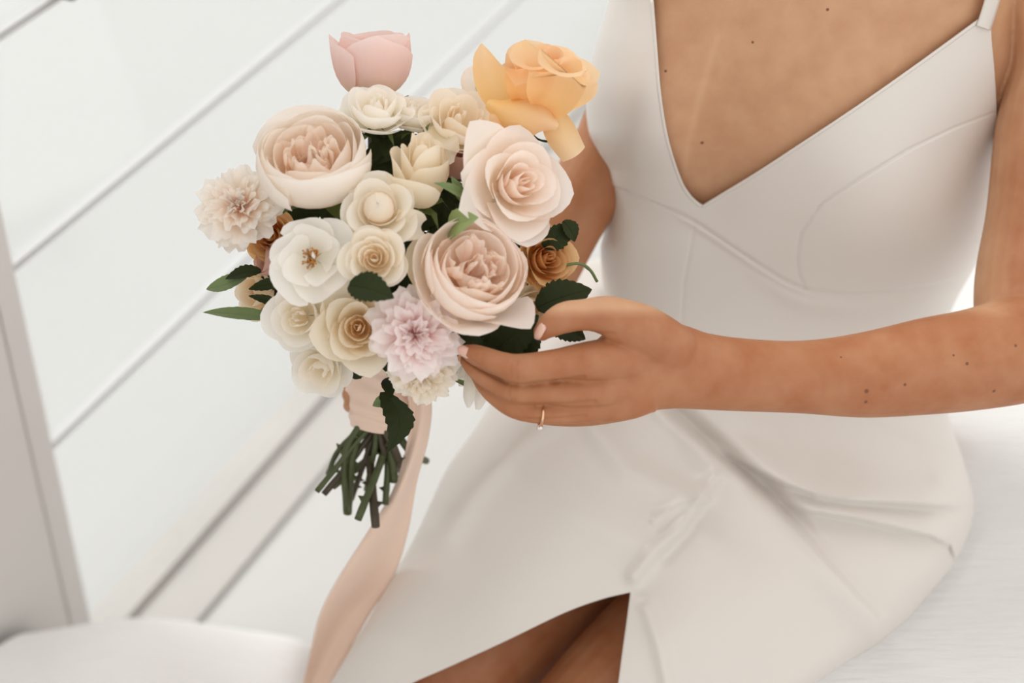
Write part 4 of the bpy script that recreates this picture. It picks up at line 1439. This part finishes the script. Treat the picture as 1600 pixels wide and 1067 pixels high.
# ------------------------------------------------------------------ stems
def stem(pts, r, mat, name='stem', thorn=True, seed=0):
    """pts (px,py,depth); r px"""
    q = np.random.default_rng(seed)
    n = len(pts) * 6
    S = spline(pts, n)
    C = W(S[:, 0], S[:, 1], S[:, 2])
    T = np.gradient(C, axis=0); T /= np.linalg.norm(T, axis=1)[:, None]
    V = []
    ns = 9
    rr = r * 1.3 / FPX
    for i in range(n):
        s = np.cross(T[i], FW); s /= np.linalg.norm(s)
        u = np.cross(s, T[i])
        k = rr * (1 + .25 * math.exp(-((i - n * .55) / 1.2) ** 2) + .04 * math.sin(i * 2.3 + seed))
        for a in np.linspace(0, 2 * math.pi, ns, endpoint=False):
            V.append(C[i] + k * (s * math.cos(a) + u * math.sin(a)))
    F = grid_faces(ns, n, wrap=True) + [tuple(range(ns - 1, -1, -1)), tuple(range((n - 1) * ns, n * ns))]
    if thorn:
        for k in range(4):
            i = int(q.integers(int(n * .4), n - 2)); sg = q.choice([-1, 1])
            s = np.cross(T[i], FW); s /= np.linalg.norm(s); s = s * sg
            o = len(V)
            V += [C[i] + s * rr * .8 + T[i] * rr * .9, C[i] + s * rr * .8 - T[i] * rr * .9, C[i] + s * rr * .8 + FW * rr * .5, C[i] + s * rr * .8 - FW * rr * .5, C[i] + s * rr * 2.3 - T[i] * rr * .4]
            F += [(o, o + 2, o + 4), (o + 2, o + 1, o + 4), (o + 1, o + 3, o + 4), (o + 3, o, o + 4)]
    o = mesh(name, V, F, mat)
    return bq(o)


ends = [(495, 768, 1.40, 588, 545), (506, 772, 1.41, 602, 560), (520, 760, 1.43, 612, 585), (543, 802, 1.43, 570, 552), (549, 780, 1.44, 598, 575), (541, 798, 1.42, 575, 540), (559, 812, 1.39, 622, 600),
        (587, 823, 1.39, 572, 577), (572, 765, 1.45, 608, 585), (602, 788, 1.42, 600, 606), (628, 738, 1.44, 590, 618), (616, 752, 1.42, 580, 610), (513, 740, 1.44, 565, 528), (603, 722, 1.45, 592, 600), (666, 720, 1.47, 605, 640)]
tops = [(485, 420, 1.24), (500, 300, 1.29), (590, 350, 1.25), (600, 430, 1.24), (655, 300, 1.28), (745, 460, 1.26), (700, 220, 1.31), (800, 320, 1.28), (838, 160, 1.33), (830, 430, 1.30),
        (580, 160, 1.33), (555, 540, 1.25), (480, 500, 1.27), (650, 540, 1.24), (400, 340, 1.29)]
for k, ((ex, ey, ed, wx, mx_), (tx, ty, td)) in enumerate(zip(ends, tops)):
    dz = ((k * 7) % 5 - 2) * .0045
    wx = 590 + (wx - 592) * .55
    stem([(tx, ty, td), ((tx + wx * 2) / 3, 545, 1.385), (wx, 640, 1.405 + dz), (mx_, 705, 1.41 + dz), (ex, ey, ed)], 4.8 + (k * 5 % 4) * .9, M['stem'] if k % 3 != 1 else M['stem2'], seed=k)
# thin tendrils
stem([(880, 415, 1.275), (905, 412, 1.275), (922, 422, 1.28), (933, 440, 1.285)], 2.4, M['leaf2'], 'tendril', False)
stem([(828, 205, 1.29), (840, 217, 1.285), (856, 221, 1.285), (872, 218, 1.287)], 1.6, M['leaf'], 'tendril', False)
stem([(745, 135, 1.30), (752, 150, 1.295), (760, 165, 1.29)], 3, M['leaf2'], 'tendril', False)
stem([(800, 230, 1.28), (800, 212, 1.28), (806, 196, 1.275), (815, 184, 1.27)], 9, M['calyx'], 'tendril', False)
stem([(755, 528, 1.235), (752, 540, 1.232), (758, 552, 1.232), (770, 556, 1.235), (776, 545, 1.238)], 1.6, M['leaf'], 'tendril', False)


# ------------------------------------------------------------------ ribbon wrap and tail
def wrap_and_ribbon():
    n, ns = 64, 56
    ax = [(600, 560, 1.395, 58), (594, 590, 1.40, 53), (592, 625, 1.405, 50), (590, 648, 1.408, 46), (587, 668, 1.41, 40)]
    S = spline(ax, n)
    C = W(S[:, 0], S[:, 1], S[:, 2]); T = np.gradient(C, axis=0); T /= np.linalg.norm(T, axis=1)[:, None]
    V = []
    for i in range(n):
        s = np.cross(T[i], FW); s /= np.linalg.norm(s); u = np.cross(s, T[i])
        v = i / (n - 1)
        for a in np.linspace(0, 2 * math.pi, ns, endpoint=False):
            ph = v * 3.6 * 2 * math.pi + a * 1.0
            rr = S[i, 3] * 1.4 / FPX * (1 + .035 * (ph / 6.283 % 1.0) + .03 * math.sin(v * 30 + 3 * math.sin(a * 2) + 2 * a) + .012 * math.sin(a * 5 + v * 9))
            V.append(C[i] + rr * (s * math.cos(a) + .85 * u * math.sin(a)))
    o = mesh('ribbon_wrap', V, grid_faces(ns, n, wrap=True), M['ribbon'])
    o['label'] = 'blush silk ribbon wound around the stems'
    bq(o)
    # tail
    Lp = [(628, 588, 1.365), (640, 640, 1.375), (634, 700, 1.395), (613, 768, 1.42), (575, 830, 1.45), (530, 900, 1.49), (500, 958, 1.52), (484, 1020, 1.55), (468, 1090, 1.58)]
    Rp = [(662, 588, 1.385), (674, 632, 1.39), (668, 690, 1.41), (652, 750, 1.435), (638, 830, 1.465), (616, 900, 1.50), (578, 960, 1.53), (545, 1020, 1.56), (515, 1090, 1.59)]
    n, nu = 90, 15
    A, B = spline(Lp, n), spline(Rp, n)
    V = []
    for i in range(n):
        v = i / (n - 1)
        for a in np.linspace(0, 1, nu):
            p = A[i] * (1 - a) + B[i] * a
            p[2] += .006 * math.sin(a * math.pi * 2 + v * 6) + .008 * math.sin(v * 9 + a * 1.5)
            V.append(W(*p))
    o = mesh('ribbon_tail', V, grid_faces(nu, n), M['ribbon'])
    sd = o.modifiers.new('t', 'SOLIDIFY'); sd.thickness = 0.0005
    o['label'] = 'long blush silk ribbon tail hanging down'
    bq(o)


wrap_and_ribbon()
